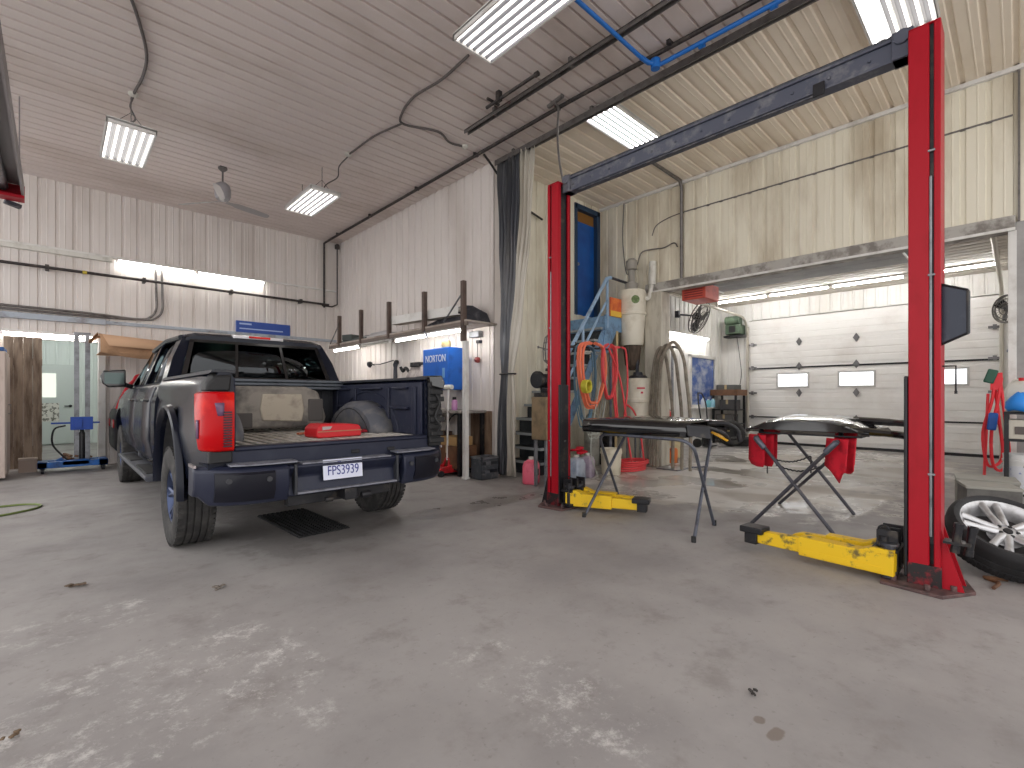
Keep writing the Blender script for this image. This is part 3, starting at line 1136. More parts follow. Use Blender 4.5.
# things lying in the bed ---------------------------------------------------------
E_ = (1.76, 3.75)
st = thing('folded_bench', 'dusty grey folded seat back standing at the front of the truck bed', 'seat', (1.50, 5.35, .90))
st.scale = (1.14, 1, 1)
q = MB()
q.loft([[(-.56, y, .04), (-.60, y, .12), (-.58, y, .40), (-.50, y, .47), (.40, y, .47), (.52, y, .42), (.60, y, .14), (.56, y, .03)] for y in (-.07, -.02, .10, .16)])
q.build('cushion', mat('seat_grey_cloth', (140, 134, 126), .85, 0, (78, 74, 72), 4, .42, .66), st, bevel=.03)
q = MB()
q.loft([[(.02 + .01 * k, -.085 + .01 * k, .12), (.0, -.095, .24), (.02, -.085, .39), (.36, -.085, .39), (.38, -.095, .22), (.36, -.085, .10)] for k in (0, )] + [[(.02, -.06, .12), (.0, -.06, .24), (.02, -.06, .39), (.36, -.06, .39), (.38, -.06, .22), (.36, -.06, .10)]])
q.build('arm_rest', mat('arm_rest_beige', (176, 166, 150), .8, 0, (140, 130, 118), 6, .5, .7), st, bevel=.012)
PKM = mat('pocket_dark', (84, 80, 78), .85)
for b_ in ((-.52, -.06, -.082, -.06, .05, .20), (.42, .56, -.082, -.06, .10, .34)):
    q = MB()
    q.bb(*b_)
    q.build('pocket', PKM, st, bevel=.012)
rc = thing('tool_case', 'red plastic tool case lying on the truck bed floor near its open end', 'case', (1.85, 4.33, .90), .10)
q = MB()
q.loft([[(-.21, y, .0), (-.22, y, .03), (-.21, y, .09), (-.17, y, .125), (.12, y, .115), (.19, y, .105), (.21, y, .08), (.22, y, .02), (.21, y, 0)] for y in (-.12, -.10, .10, .12)])
q.build('case_body', REDP, rc, bevel=.012)
q = MB()
q.bb(-.21, .215, -.127, -.118, .052, .060)
q.build('case_seam', mat('seam_tan', (170, 120, 90), .5), rc)
q = MB()
q.prism([(-.17, .07), (-.10, .075), (-.08, .10), (-.17, .10)], 'y', -.128, -.119)
q.build('case_latch', mat('case_grey', (180, 170, 170), .5), rc)
q = MB()
for k in range(4):
    pts = [(.05 * rnd.uniform(-1, 1) + x * .09, .10 * rnd.uniform(-1, 1), .014 + .02 * rnd.random()) for x in range(-3, 4)]
    q.tube(smoothline(pts, 5), .011, 6)
o = q.build('ratchet_strap', mat('strap_red', (150, 24, 40), .8), None)
tag(o, 'tangled dark red strap on the truck bed floor beside the wheelhouse', 'strap', None, (2.28, 4.62, .90))
q = MB()
for k in range(3):
    q.box((.05 * k, .03 * (k % 2), .012), (.07, .035, .02), (0, 0, .5 * k))
o = q.build('rag', mat('rag_orange', (196, 120, 90), .9), None, bevel=.006)
tag(o, 'small crumpled orange rag on the truck bed in front of the grey seat', 'rag', None, (1.70, 4.72, .90))

# ================================================================= TWO-POST LIFT
lift = thing('two_post_lift', 'red two post vehicle lift with grey overhead beam and lowered yellow swing arms', 'vehicle lift', (4.3, 2.2, 0))
LX, LY = 4.3, 2.2
# right (near) post: channel open towards the other post
def post(y_back, s, name):
    """y_back: outer face of the post; s=+1 when the channel opens towards +Y"""
    p = MB()
    x0, x1 = 4.14 - LX, 4.36 - LX
    D = .165
    yb = y_back - LY
    top = 3.70
    # two front corner tubes and the back web, folded channel
    p.loft([[(x0, yb + s * D, z), (x0, yb + s * .058, z), (x0 + .03, yb + s * .056, z), (x0 + .03, yb + s * D, z)] for z in (.02, top)])
    p.loft([[(x0, yb + s * .0, z), (x0, yb + s * .035, z), (x0 + .03, yb + s * .035, z), (x0 + .03, yb, z)] for z in (.02, top)])
    p.bb(x0 + .012, x1, yb, yb + s * .03, .02, top)
    p.bb(x1 - .02, x1, yb, yb + s * D, .02, top)
    p.bb(x0 + .03, x0 + .05, yb + s * (D - .02), yb + s * D, .02, top)
    p.bb(x1 - .05, x1, yb + s * (D - .02), yb + s * D, .02, top)
    p.bb(x0 + .0, x1, yb, yb + s * D, top, top + .012)
    o = p.build(name, RED, lift, bevel=.008, smooth=30)
    g = MB()
    g.bb(x0 + .05, x1 - .05, yb + s * .04, yb + s * (D - .025), .05, top - .02)
    g.build('dark_backing', BLACKM, o)  # black sheet added to make the open channel look dark inside
    g = MB()
    g.bb(x0 + .02, x0 + .028, yb + s * .03, yb + s * .065, .3, top)
    g.build('post_groove', BLACKM, o)
    g = MB()
    for z in (.75, 2.05, 2.86):
        g.bb(x0 - .006, x0 + .012, yb + s * .028, yb + s * .064, z, z + .012)
    g.cyl((x0 + .004, yb + s * .05, .35), (x0 + .004, yb + s * .05, 2.7), .008, n=8)
    g.build('cable_conduit', GALV, o)
    # scuffed black foot
    f = MB()
    f.bb(x0 - .004, x1 + .004, yb - s * .004, yb + s * (D + .004), .02, .16)
    f.build('post_foot', mat('scuffed_foot', (140, 18, 32), .55, 0, (30, 24, 26), 11, .36, .52) if 'scuffed_foot' not in bpy.data.materials else bpy.data.materials['scuffed_foot'], o, bevel=.004)
    bp = MB()
    bp.prism([(x0 - .14, yb - s * .02), (x0 - .10, yb + s * .30), (x0 + .34, yb + s * .34), (x1 + .12, yb + s * .26), (x1 + .12, yb - s * .10), (x0 + .10, yb - s * .16)], 'z', .0, .022)
    for dx, dy in ((-.08, .06), (-.02, .24), (.40, .2), (.02, -.06), (.36, -.04)):
        bp.cyl((x0 + dx, yb + s * dy, .02), (x0 + dx, yb + s * dy, .055), .018, n=6)
    bp.build('base_plate', mat('worn_plate', (104, 78, 76), .6, .2, (66, 56, 56), 10, .45, .65) if 'worn_plate' not in bpy.data.materials else bpy.data.materials['worn_plate'], lift, bevel=.004)
    gm = RED if s > 0 else BLACKM
    for xx in (x0 + .03, x1 - .03):
        gs = MB()
        gs.prism([(yb, .02), (yb - s * .11, .02), (yb, .40)], 'x', xx - .008, xx + .008)
        gs.build('gusset', gm, lift)
    # carriage with the arm yoke
    c = MB()
    c.bb(x0 + .05, x1 - .05, yb + s * (D - .03), yb + s * (D + .01), .06, 1.40)
    c.bb(x0 - .005, x0 + .04, yb + s * (D + .003), yb + s * (D + .022), .06, 1.40)
    c.build('carriage', BLACKM, lift, bevel=.006)
    c = MB()
    c.bb(x0 - .02, x1 + .02, yb + s * .22, yb + s * .36, .05, .075)
    c.bb(x0 - .02, x1 + .02, yb + s * .22, yb + s * .36, .20, .225)
    for dx in (.02, .13, .25):
        c.bb(x0 + dx, x0 + dx + .02, yb + s * .22, yb + s * .34, .06, .34)
    for dx in (.03, .26):
        c.cyl((x0 + dx, yb + s * .30, .04), (x0 + dx, yb + s * .30, .30), .03, n=14)
    c.tube(arc((x0 + .03, yb + s * .30, .34), .03, 0, PI, 8, 'yz'), .008, 6)
    c.build('arm_yoke', BLACKM, lift, bevel=.005)
    return o

near = post(.352, 1, 'post')
lab(near, 'near post on the right')
far = post(3.77, -1, 'post')
lab(far, 'far post beside the curtain')

def swing_arm(p0, p1, w=.11, pad=True, second=False):
    a, b = Vector(p0) - Vector((LX, LY, 0)), Vector(p1) - Vector((LX, LY, 0))
    d = (b - a)
    ln = d.length
    ang = math.atan2(d.y, d.x)
    root = MB()
    M = Matrix.Translation(a) @ Matrix.Rotation(ang, 4, 'Z')
    root.M = M
    root.bb(-.04, ln * .62, -w / 2, w / 2, .05, .19)
    root.prism([(-.04, .19), (.16, .19), (.08, .225), (-.04, .225)], 'y', -w / 2 - .006, w / 2 + .006)
    root.bb(.02, ln * .60, w / 2, w / 2 + .006, .06, .10)
    o = root.build('swing_arm', YELLOW, lift, bevel=.01)
    q = MB()
    q.M = M
    q.loft([[(x, -w / 2 + k, z0), (x, w / 2 - k, z0), (x, w / 2 - k, z1), (x, -w / 2 + k, z1)] for x, k, z0, z1 in ((ln * .5, .016, .062, .176), (ln * .9, .016, .062, .165), (ln, .02, .062, .14))])
    q.build('arm_extension', YELLOW, o, bevel=.008)
    if pad:
        q = MB()
        q.M = M
        q.bb(ln - .07, ln + .11, -.08, .08, .14, .19)
        q.bb(ln - .02, ln + .08, -.06, .06, .05, .14)
        q.build('lift_pad', BLACKM, o, bevel=.008)
    q = MB()
    q.M = M
    q.cyl((0, 0, .03), (0, 0, .25), .04, n=18)
    q.lathe([(.0, .25), (.06, .25), (.06, .265), (.0, .265)], M and Matrix.Identity(4), 16)
    q.build('pivot_pin', STEEL, o)
    return o
swing_arm((4.14, .62, 0), (4.22, 1.50, 0))
swing_arm((4.36, .64, 0), (4.40, 1.28, 0), .10, False)
swing_arm((4.20, 3.48, 0), (4.50, 2.78, 0))
swing_arm((4.38, 3.50, 0), (4.66, 2.86, 0), .10, False)

bm_ = MB()
bm_.bb(-.055, .055, .5 - LY, 3.62 - LY, 3.60, 3.618)
bm_.bb(-.055, .055, .5 - LY, 3.62 - LY, 3.745, 3.763)
bm_.bb(-.035, -.02, .5 - LY, 3.62 - LY, 3.618, 3.745)
bm_.bb(.02, .035, .5 - LY, 3.62 - LY, 3.618, 3.745)
for k in range(12):
    y = .75 - LY + k * .25
    bm_.cyl((-.045, y, 3.68), (-.035, y, 3.68), .012, n=8)
bmo = bm_.build('overhead_beam', STEELB, lift, bevel=.003)
q = MB()
q.cyl((-.03, .5 - LY, 3.779), (-.03, 3.6 - LY, 3.779), .016, n=8)
q.cyl((.03, .5 - LY, 3.777), (.03, 3.6 - LY, 3.777), .014, n=8)
q.cyl((-.04, 1.1 - LY, 3.588), (-.04, 3.4 - LY, 3.588), .012, n=8)
q.build('cable_run', STEEL, bmo)
q = MB()
q.bb(-.075, -.056, 1.02 - LY, 1.10 - LY, 3.56, 3.66)
q.build('limit_switch', BLACKM, bmo, bevel=.006)
for ya, yb2 in ((.5, .62), (3.52, 3.62)):
    q = MB()
    q.bb(-.07, .07, ya - LY, yb2 - LY, 3.60, 3.79)
    q.cyl((-.085, (ya + yb2) / 2 - LY, 3.74), (.085, (ya + yb2) / 2 - LY, 3.74), .05, n=18)
    q.build('pulley_box', STEELB, bmo, bevel=.006)
# guard plate on the near post
q = MB()
q.M = Matrix.Translation((4.20 - LX, .37 - LY, 0)) @ Matrix.Rotation(-.25, 4, 'Z')
q.prism([(0.02, 2.01), (-.155, 1.93), (-.155, 1.66), (0.02, 1.58)], 'x', -.02, .02)
gp = q.build('guard_plate', mat('dark_slate_plate', (52, 58, 72), .45, .1, (74, 78, 90), 7, .5, .75), lift, bevel=.006)
q = MB()
q.M = Matrix.Translation((4.20 - LX, .37 - LY, 0)) @ Matrix.Rotation(-.25, 4, 'Z')
for a, b in (((.02, 2.01), (-.155, 1.93)), ((-.155, 1.93), (-.155, 1.66)), ((-.155, 1.66), (.02, 1.58)), ((.02, 1.58), (.02, 2.01))):
    q.tube([(-.022, a[0], a[1]), (-.022, b[0], b[1])], .008, 6)
q.build('plate_edge', BLACKM, gp)
q = MB()
q.tube([(4.20 - LX, .35 - LY, 1.46), (4.20 - LX, .285 - LY, 1.46), (4.20 - LX, .285 - LY, 1.30)], .006, 6)
q.cyl((4.20 - LX, .285 - LY, 1.30), (4.20 - LX, .285 - LY, 1.28), .008, n=8)
q.build('release_rod', BLACKM, lift)
# stacked height adapters hung at the foot of the near post
q = MB()
for dx, dy, z in ((0, .0, .30), (.05, -.06, .28)):
    q.M = Matrix.Translation((4.12 - LX + dx, .285 - LY + dy, z - .02)) @ Matrix.Rotation(.12, 4, 'X') @ Matrix.Scale(.72, 4)
    q.lathe([(.016, .0), (.034, .0), (.034, .05), (.030, .05), (.030, .22), (.036, .22), (.036, .26), (.020, .26), (.016, .2)], None, 18, closed=True)
q.M = None
q.bb(4.10 - LX, 4.20 - LX, .21 - LY, .34 - LY, .33, .345)
q.build('height_adapter', BLACKM, lift)

# ================================================================= PANELS ON FOLDING STANDS
LEGM = mat('stand_grey', (98, 102, 114), .4, .5, (70, 72, 80), 9, .5, .7)

def u_frame(mb, foot0, foot1, top0, top1, r=.0155, rad=.10):
    """an inverted U of bent tube"""
    f0, f1, t0, t1 = [Vector(p) for p in (foot0, foot1, top0, top1)]
    d = (t1 - t0).normalized()
    u0, u1 = (t0 - f0).normalized(), (t1 - f1).normalized()
    pts = [f0, f0.lerp(t0, .4)]
    for t, u, dd in ((t0, u0, d), (t1, u1, -d)):
        a = t - u * rad
        b = t + dd * rad
        seq = []
        for i in range(7):
            k = i / 6
            seq.append(a * (1 - k) ** 2 + t * 2 * k * (1 - k) + b * k ** 2)
        pts += seq if t is t0 else list(reversed(seq))
    pts += [f1.lerp(t1, .4), f1]
    mb.tube(pts, r, 10)

stand = thing('folding_stand', 'grey tube folding stand with crossed legs nearer the curtain, a black panel lying on it', 'stand', (4.5, 2.75, 0))
O = Vector((4.5, 2.75, 0))
def rel(p, o=O):
    return Vector(p) - o
m1 = MB()
u_frame(m1, rel((4.03, 3.15, 0)), rel((4.02, 1.95, 0)), rel((4.80, 3.12, .875)), rel((4.80, 2.14, .875)))
m1.build('leg_frame', LEGM, stand)
m1 = MB()
u_frame(m1, rel((5.08, 3.42, 0)), rel((4.70, 2.07, 0)), rel((4.18, 3.08, .875)), rel((4.06, 1.98, .875)), rad=.16)
m1.build('leg_frame', LEGM, stand)
m1 = MB()
m1.tube([rel((4.20, 2.05, .62)), rel((4.50, 2.05, .60))], .008, 6)
m1.build('brace_rod', LEGM, stand)
m1 = MB()
for x, y in ((4.03, 3.15), (4.02, 1.95), (5.08, 3.42), (4.70, 2.07)):
    m1.cyl(rel((x, y, 0)), rel((x, y, .05)), .021, n=10)
m1.build('foot_cap', BLACK, stand)

# black body panel on it: shallow pressed sheet with a folded edge
pan = thing('body_panel', 'glossy black car body panel lying across the stand nearer the curtain', 'car panel', (4.5, 2.75, .89))
rows = []
for i in range(9):
    t = i / 8
    y = .47 - 1.17 * t
    tw = .0 + .05 * t
    e = 0.03 * math.sin(t * PI)
    rows.append([(-.40 + tw, y, .004), (-.415 + tw, y, .05), (-.40 + tw, y, .118), (-.37 + tw, y, .132 + e * .2), (-.20, y, .138 + e * .6), (.10, y, .14 + e), (.40, y, .13 + e * .6), (.52, y, .08), (.52, y, .03)])
q = MB()
q.grid(rows)
q.build('panel_skin', BLACKG, pan, solid=.006, smooth=50)
q = MB()
for x in (-.33, .0, .42):
    q.bb(x - .03, x + .03, -.66, .45, -.002, .035)
for y in (-.64, -.1, .42):
    q.bb(-.37, .50, y - .03, y + .03, .0, .055)
q.build('inner_brace', BLACKM, pan, bevel=.008)
q = MB()
q.loft([[(-.38 + .1 * a, -.70 - .12 * a + .02 * b, .02 + .10 * (b > .5) - .02 * a) for b in (0, .3, .7, 1)] for a in (0, .4, .9, 1.3)], closed=True)
q.tube(smoothline([(-.25, -.62, .10), (-.10, -.76, .08), (.05, -.84, .02), (.12, -.86, -.05)]), .02, 8)
q.tube(smoothline([(.1, -.66, .11), (.22, -.78, .11), (.30, -.86, .05), (.32, -.88, -.06)]), .022, 8)
q.build('hinge_arm', BLACKM, pan, bevel=.01)
q = MB()
q.box((.06, -.80, .0), (.12, .16, .012), (.5, .0, .2))
q = q.build('caution_tag', mat('tag_yellow', (230, 170, 20), .5), None, bevel=.002)
q.parent = pan

# second stand, nearer the lift's right post --------------------------------------
O2 = Vector((5.55, 1.5, 0))
stand2 = thing('folding_stand', 'dark folding stand with crossed legs and red cloth pads, in front of the overhead door', 'stand', O2)
DK = mat('stand_dark', (66, 66, 74), .45, .4, (96, 94, 94), 9, .5, .7)
def rel2(p):
    return Vector(p) - O2
for x0, x1 in ((5.0, 6.2),):
    for fy, ty in ((1.84, 1.12), (1.10, 1.80)):
        m1 = MB()
        m1.tube([rel2((x0, fy, 0)), rel2((x0 + .05, ty, .86))], .017, 8)
        m1.tube([rel2((x1, fy + .12, 0)), rel2((x1 - .05, ty + .06, .86))], .017, 8)
        m1.tube([rel2((x0 + .02, ty, .86)), rel2((x1 - .02, ty + .06, .86))], .02, 8)
        m1.build('leg_frame', DK, stand2)
        m1 = MB()
        m1.tube([rel2((x0 + .02, ty, .86)), rel2((x0 + .02, ty + (fy - ty) * .12, .76))], .027, 10)
        m1.build('end_sleeve', LEGM, stand2, bevel=.004)
m1 = MB()
pts = []
for i in range(25):
    t = i / 24
    pts.append(rel2((5.05 + .35 * t, 1.62 - .32 * t, .60 - .06 * math.sin(t * PI) + .008 * (i % 2))))
m1.tube(pts, .008, 6)
pts = [p + Vector((.5, .25, .02)) for p in pts]
m1.tube(pts, .008, 6)
for p in (pts[0], pts[-1]):
    m1.tube([p, p + Vector((0, 0, -.18))], .007, 6)
m1.build('spreader_chain', BLACKM, stand2)
def pad(parent, pts_top, drop, seedk):
    """a cloth flap folded over the top bar, hanging with a wavy lower edge"""
    q = MB()
    n = len(pts_top)
    rows = []
    for j in range(7):
        t = j / 6
        row = []
        for i, p in enumerate(pts_top):
            d = drop[i] * t
            row.append((p[0] + .018 * math.sin(i * 2.1 + seedk) * t, p[1] + .02 * math.cos(i * 1.7 + seedk) * t, p[2] - d))
        rows.append(row)
    q.grid(rows)
    return q.build('cloth_pad', REDC, parent, solid=.012, smooth=60)
for y, sd in ((1.12, 1.), (1.80, 2.)):
    for x in (5.06, 5.22, 5.42):
        tp = [rel2((x + .02 * i, y + .045 * (i - 2) + .02 * math.sin(x * 20), .885)) for i in range(5)]
        k = .24 + .1 * ((x * 13 + sd * 2) % 1)
        pad(stand2, tp, [k * .9, k, k * 1.25 if x < 5.1 and sd == 1. else k, k * .95, k * .8], sd + x)

pan2 = thing('body_panel', 'black car body panel with two long thin prongs, on the stand with red pads', 'car panel', (5.55, 1.42, .895))
rows = []
for i in range(13):
    t = i / 12
    y = .46 - .98 * t
    k = math.sin(min(1, t * 4) * PI / 2) * math.sin(min(1, (1 - t) * 2.6) * PI / 2)
    rows.append([(-.42, y, .02 + .0 * k), (-.46, y, .05), (-.44, y, .05 + .075 * k), (-.28, y, .06 + .10 * k), (.1, y, .07 + .11 * k), (.45, y, .06 + .09 * k), (.58, y, .03)])
q = MB()
q.grid(rows)
q.build('panel_skin', BLACKG, pan2, solid=.006, smooth=55)
q = MB()
q.bb(-.40, .50, -.46, .40, .0, .03)
q.bb(-.40, -.34, -.46, .40, .03, .07)
q.build('inner_brace', BLACKM, pan2, bevel=.006)
for x, dz in ((-.42, .0), (.10, .07)):
    q = MB()
    q.tube(smoothline([(x, -.30, .07 + dz), (x + .02, -.62, .055 + dz), (x + .05, -.78, .035 + dz), (x + .08, -.90, .01 + dz)]), [.034] * 6 + [.03] * 6 + [.022] * 6 + [.012], 8)
    q.build('prong', BLACKG, pan2)
q = MB()
q.tube(smoothline([(-.40, .40, .05), (-.37, .47, .04), (-.33, .53, .02), (-.26, .56, .0)]), .022, 8)
q.build('corner_tab', BLACKG, pan2)
q = MB()
q.grid([[(-.05, y, .168 - .03 * abs(y)) for y in (-.35, -.2, 0, .2)], [(.40, y, .158 - .03 * abs(y)) for y in (-.35, -.2, 0, .2)]])
q.build('grey_patch', mat('patch_grey', (150, 150, 146), .25), pan2, solid=.004)  # pale grey patch on the panel top

# ================================================================= LOOSE ALLOY WHEEL, RIGHT
MW = Matrix.Translation((4.925, .075, .262)) @ FR((0, 0, 0), (.70, -.66, .13), (.58, .66, .50))
lw = bpy.data.objects.new('spare_tyre', None)
COL.objects.link(lw)
tag(lw, 'loose alloy car wheel with black tyre leaning back beside the near lift post', 'wheel')
lw.matrix_world = MW
q = MB()
q.lathe([(.205, -.10), (.232, -.09), (.222, -.05), (.215, .03), (.228, .075), (.245, .09), (.24, .10), (.222, .086), (.20, .03), (.19, -.09)], None, 56)
q.lathe([(0, .05), (.045, .055), (.065, .045), (.07, .01), (.085, -.01), (0, -.02)], None, 28)
for k in range(5):
    for off in (-1, 1):
        a0, a1 = k * 2 * PI / 5 + off * .26, k * 2 * PI / 5 + off * .17
        c0, s0, c1, s1 = math.cos(a0), math.sin(a0), math.cos(a1), math.sin(a1)
        q.tube([(.05 * c0, .05 * s0, .04), (.14 * math.cos((a0 * .45 + a1 * .55)), .14 * math.sin((a0 * .45 + a1 * .55)), .058), (.225 * c1, .225 * s1, .072)], [.024, .019, .023], 8)
for v_ in q.bm.verts:
    v_.co.x *= 1.15
    v_.co.y *= 1.15
alo = q.build('rim', mat('silver_alloy', (196, 196, 198), .35, .55, (150, 148, 146), 6, .5, .7), lw, smooth=45)
q = MB()
q.lathe([(0, -.02), (.232, -.02), (.225, -.05), (0, -.05)], None, 36)  # dark disc added as painted shade behind the spokes
q.build('spoke_gap_shade', mat('gap_shade_dark', (52, 50, 50), .6), alo)
q = MB()
for k in range(5):
    a = k * 2 * PI / 5 + PI / 5
    q.lathe([(0, .048), (.012, .048), (.012, .03), (.0, .03)], Matrix.Translation((.052 * math.cos(a), .052 * math.sin(a), .012)), 10)
q.lathe([(0, .062), (.026, .060), (.028, .05)], None, 18)
q.build('lug_nut', BLACKM, alo)
q = MB()
q.lathe([(.255, -.10), (.275, -.11), (.305, -.115), (.325, -.105), (.335, -.085), (.335, -.05), (.328, -.047), (.328, -.038), (.335, -.035), (.335, .0), (.328, .003), (.328, .012), (.335, .015), (.335, .06), (.33, .085), (.308, .112), (.285, .110), (.275, .103), (.262, .085)], None, 64, closed=True)
for k in range(64):
    a = 2 * PI * k / 64
    q.box((.324 * math.cos(a), .324 * math.sin(a), -.075), (.03, .016, .04), (0, 0, a))
q.build('tyre', mat('tyre_dark', (30, 30, 32), .7, 0, (52, 52, 54), 9, .5, .7), lw, smooth=40)

# ================================================================= LIGHT FIXTURES
def fixture(cx, cy, z, ln, wd_, along, lit, n, label, group, hung=0.0, dim=True):
    t = thing('ceiling_light', label, 'light', (cx, cy, z), 0 if along == 'y' else PI / 2, group)
    q = MB()
    q.bb(-wd_ / 2, wd_ / 2, -ln / 2, ln / 2, .045, .075)
    for s in (-1, 1):
        q.bb(s * wd_ / 2, s * (wd_ / 2 - .012), -ln / 2, ln / 2, .0, .06)
        q.bb(-wd_ / 2, wd_ / 2, s * ln / 2, s * (ln / 2 - .02), .0, .06)
    ho = q.build('housing', WHITE, t)
    q = MB()
    pw = wd_ / n
    for k in range(n + 1):
        x = -wd_ / 2 + k * pw
        a, b = max(-wd_ / 2 + .012, x - pw * .30), min(wd_ / 2 - .012, x + pw * .30)
        q.loft([[(a, y, .044), (x if abs(x) < wd_ / 2 - .01 else (a + b) / 2, y, .004), (b, y, .044)] for y in (-ln / 2 + .02, ln / 2 - .02)])
    q.build('reflector', REFLECT, t)
    for k in range(n):
        x = -wd_ / 2 + (k + .5) * pw
        q = MB()
        q.cyl((x, -ln / 2 + .03, .026), (x, ln / 2 - .03, .026), .013, n=10)
        q.build('tube', TUBE_CEIL if lit(k) else TUBE_DIM, t)
    if hung:
        for sy in (-1, 1):
            q = MB()
            pts = [(.0 + .004 * (i % 2), sy * ln * .36 - sy * .004 * (i % 2), .07 + hung * i / 14) for i in range(15)]
            q.tube(pts, .006, 5)
            q.tube([(-wd_ * .35, sy * ln * .36, .075), (0, sy * ln * .36, .07 + min(.2, hung)), (wd_ * .35, sy * ln * .36, .075)], .005, 5)
            q.build('hanging_chain', CONDUIT, t)
    return t
off = lambda k: False
on = lambda k: True
fixture(.70, 8.22, 4.60, 1.24, .50, 'y', off, 6, 'fluorescent fixture hung by chains, leftmost one under the ceiling', 'fluorescent ceiling fixtures', .52)
fixture(3.24, 8.48, 4.62, 1.24, .50, 'y', off, 6, 'fluorescent fixture hung near the ceiling fan, above the truck cab', 'fluorescent ceiling fixtures', .50)
fixture(3.12, 3.20, 4.80, 1.36, .50, 'y', off, 6, 'large fluorescent fixture cut by the top edge, left of the overhead track', 'fluorescent ceiling fixtures', .32)
fixture(5.80, 3.86, 5.035, 1.24, .50, 'x', on, 6, 'brightly lit ceiling fixture right above the lift beam, near the curtain', 'fluorescent ceiling fixtures')
fixture(5.82, .83, 5.035, 1.24, .56, 'x', lambda k: k > 3, 6, 'ceiling fixture above the near lift post with only some tubes lit', 'fluorescent ceiling fixtures')

def strip_light(p0, p1, label, group, lit=True, w=.10, down=True, mat_on=None):
    """a batten: white body with one bare tube under it"""
    a, b = Vector(p0), Vector(p1)
    ln = (b - a).length
    ang = math.atan2(b.y - a.y, b.x - a.x)
    mat_on = mat_on or (emit('tube_far_room_fill', (252, 255, 252), 110.0) if 'far room ceiling' in label else None) or (TUBE_BAY if ('wash bay' in label or 'far room' in label) else None)
    t = thing('strip_light', label, 'light', (a + b) / 2, ang, group)
    q = MB()
    q.prism([(-w / 2, .0), (-w / 2 + .01, .045), (w / 2 - .01, .045), (w / 2, .0)], 'x', -ln / 2, ln / 2)
    q.build('housing', WHITE, t, bevel=.003)
    q = MB()
    q.cyl((-ln / 2 + .025, 0, -.022), (ln / 2 - .025, 0, -.022), .022 if lit else .014, n=12)
    q.build('tube', (mat_on or TUBE_ON) if lit else WHITEP, t)
    q = MB()
    for s in (-1, 1):
        q.bb(s * ln / 2, s * (ln / 2 - .025), -.03, .03, -.045, .0)
    q.build('lamp_holder', WHITE, t, bevel=.003)
    return t
G = 'strip lights on the back wall'
strip_light((.84, 11.70, 3.84), (2.10, 11.70, 3.84), 'lit strip light on the back wall, the left one of the pair', G)
strip_light((2.13, 11.70, 3.84), (3.42, 11.70, 3.84), 'lit strip light on the back wall, the right one of the pair', G)
G = 'strip lights under the lumber shelf'
strip_light((4.62, 10.75, 2.33), (4.62, 9.48, 2.33), 'short lit strip light under the lumber shelf, farthest from the blue cabinet', G)
strip_light((4.62, 9.34, 2.33), (4.62, 8.22, 2.33), 'unlit strip light under the lumber shelf, in the middle of the row', G, lit=False)
strip_light((4.62, 8.02, 2.33), (4.62, 6.98, 2.33), 'lit strip light under the lumber shelf left of the blue cabinet', G)
strip_light((4.62, 6.94, 2.33), (4.62, 5.92, 2.33), 'lit strip light under the lumber shelf above the blue cabinet', G)
G = 'strip lights on the wash bay ceiling'
for (y0, y1, l_) in ((5.55, 4.33, 'strip light on the wash bay ceiling, farthest left of its row'), (4.29, 3.0, 'strip light on the wash bay ceiling, second from the left of its row'),
                     (2.95, 1.66, 'strip light on the wash bay ceiling, just left of the near lift post'), (1.62, .28, 'strip light on the wash bay ceiling, rightmost, right of the near lift post')):
    strip_light((12.85, y0, 3.79), (12.85, y1, 3.79), l_, G)
strip_light((10.6, 5.84, 2.84), (12.9, 5.84, 2.84), 'lit strip light above the blue poster on the wash bay side wall', 'strip lights in the wash bay')
G = 'strip lights of the far room'
strip_light((-.66, 11.73, 2.36), (.56, 11.73, 2.36), 'lit strip light across the top of the opening in the back wall', G)
strip_light((-.6, 15.2, 2.93), (.7, 15.2, 2.93), 'added unseen strip light on the far room ceiling behind the opening', G)  # out of view, added to brighten the far room

# ================================================================= CEILING FAN
fan = thing('ceiling_fan', 'white three blade ceiling fan on a short rod between the two hung fixtures', 'fan', (2.04, 9.2, 5.11))
q = MB()
q.lathe([(0, 0), (.07, 0), (.07, -.03), (.03, -.07), (0, -.07)], None, 20)
q.cyl((0, 0, -.06), (0, 0, -.28), .014, n=10)
q.build('down_rod', CONDUIT, fan)
q = MB()
q.lathe([(0, -.26), (.05, -.26), (.105, -.30), (.12, -.36), (.12, -.48), (.10, -.54), (.05, -.565), (0, -.565)], None, 28)
q.build('motor', mat('fan_motor_grey', (158, 156, 160), .4, .3), fan)
for k, a in enumerate((2.30, 2.30 + 2 * PI / 3, 2.30 + 4 * PI / 3)):
    q = MB()
    q.M = Matrix.Rotation(a, 4, 'Z') @ Matrix.Translation((0, 0, -.575)) @ Matrix.Rotation(-.3, 4, 'X')
    q.loft([[(x, -w, -.003 + d), (x, w, -.003 + d), (x, w, .003 + d), (x, -w, .003 + d)] for x, w, d in ((.05, .03, 0), (.16, .035, 0), (.22, .06, 0), (.5, .065, -.01), (.74, .055, -.02), (.78, .03, -.02))])
    q.build('blade', mat('fan_blade', (176, 172, 172), .45) if k == 0 else bpy.data.materials['fan_blade'], fan, bevel=.002)

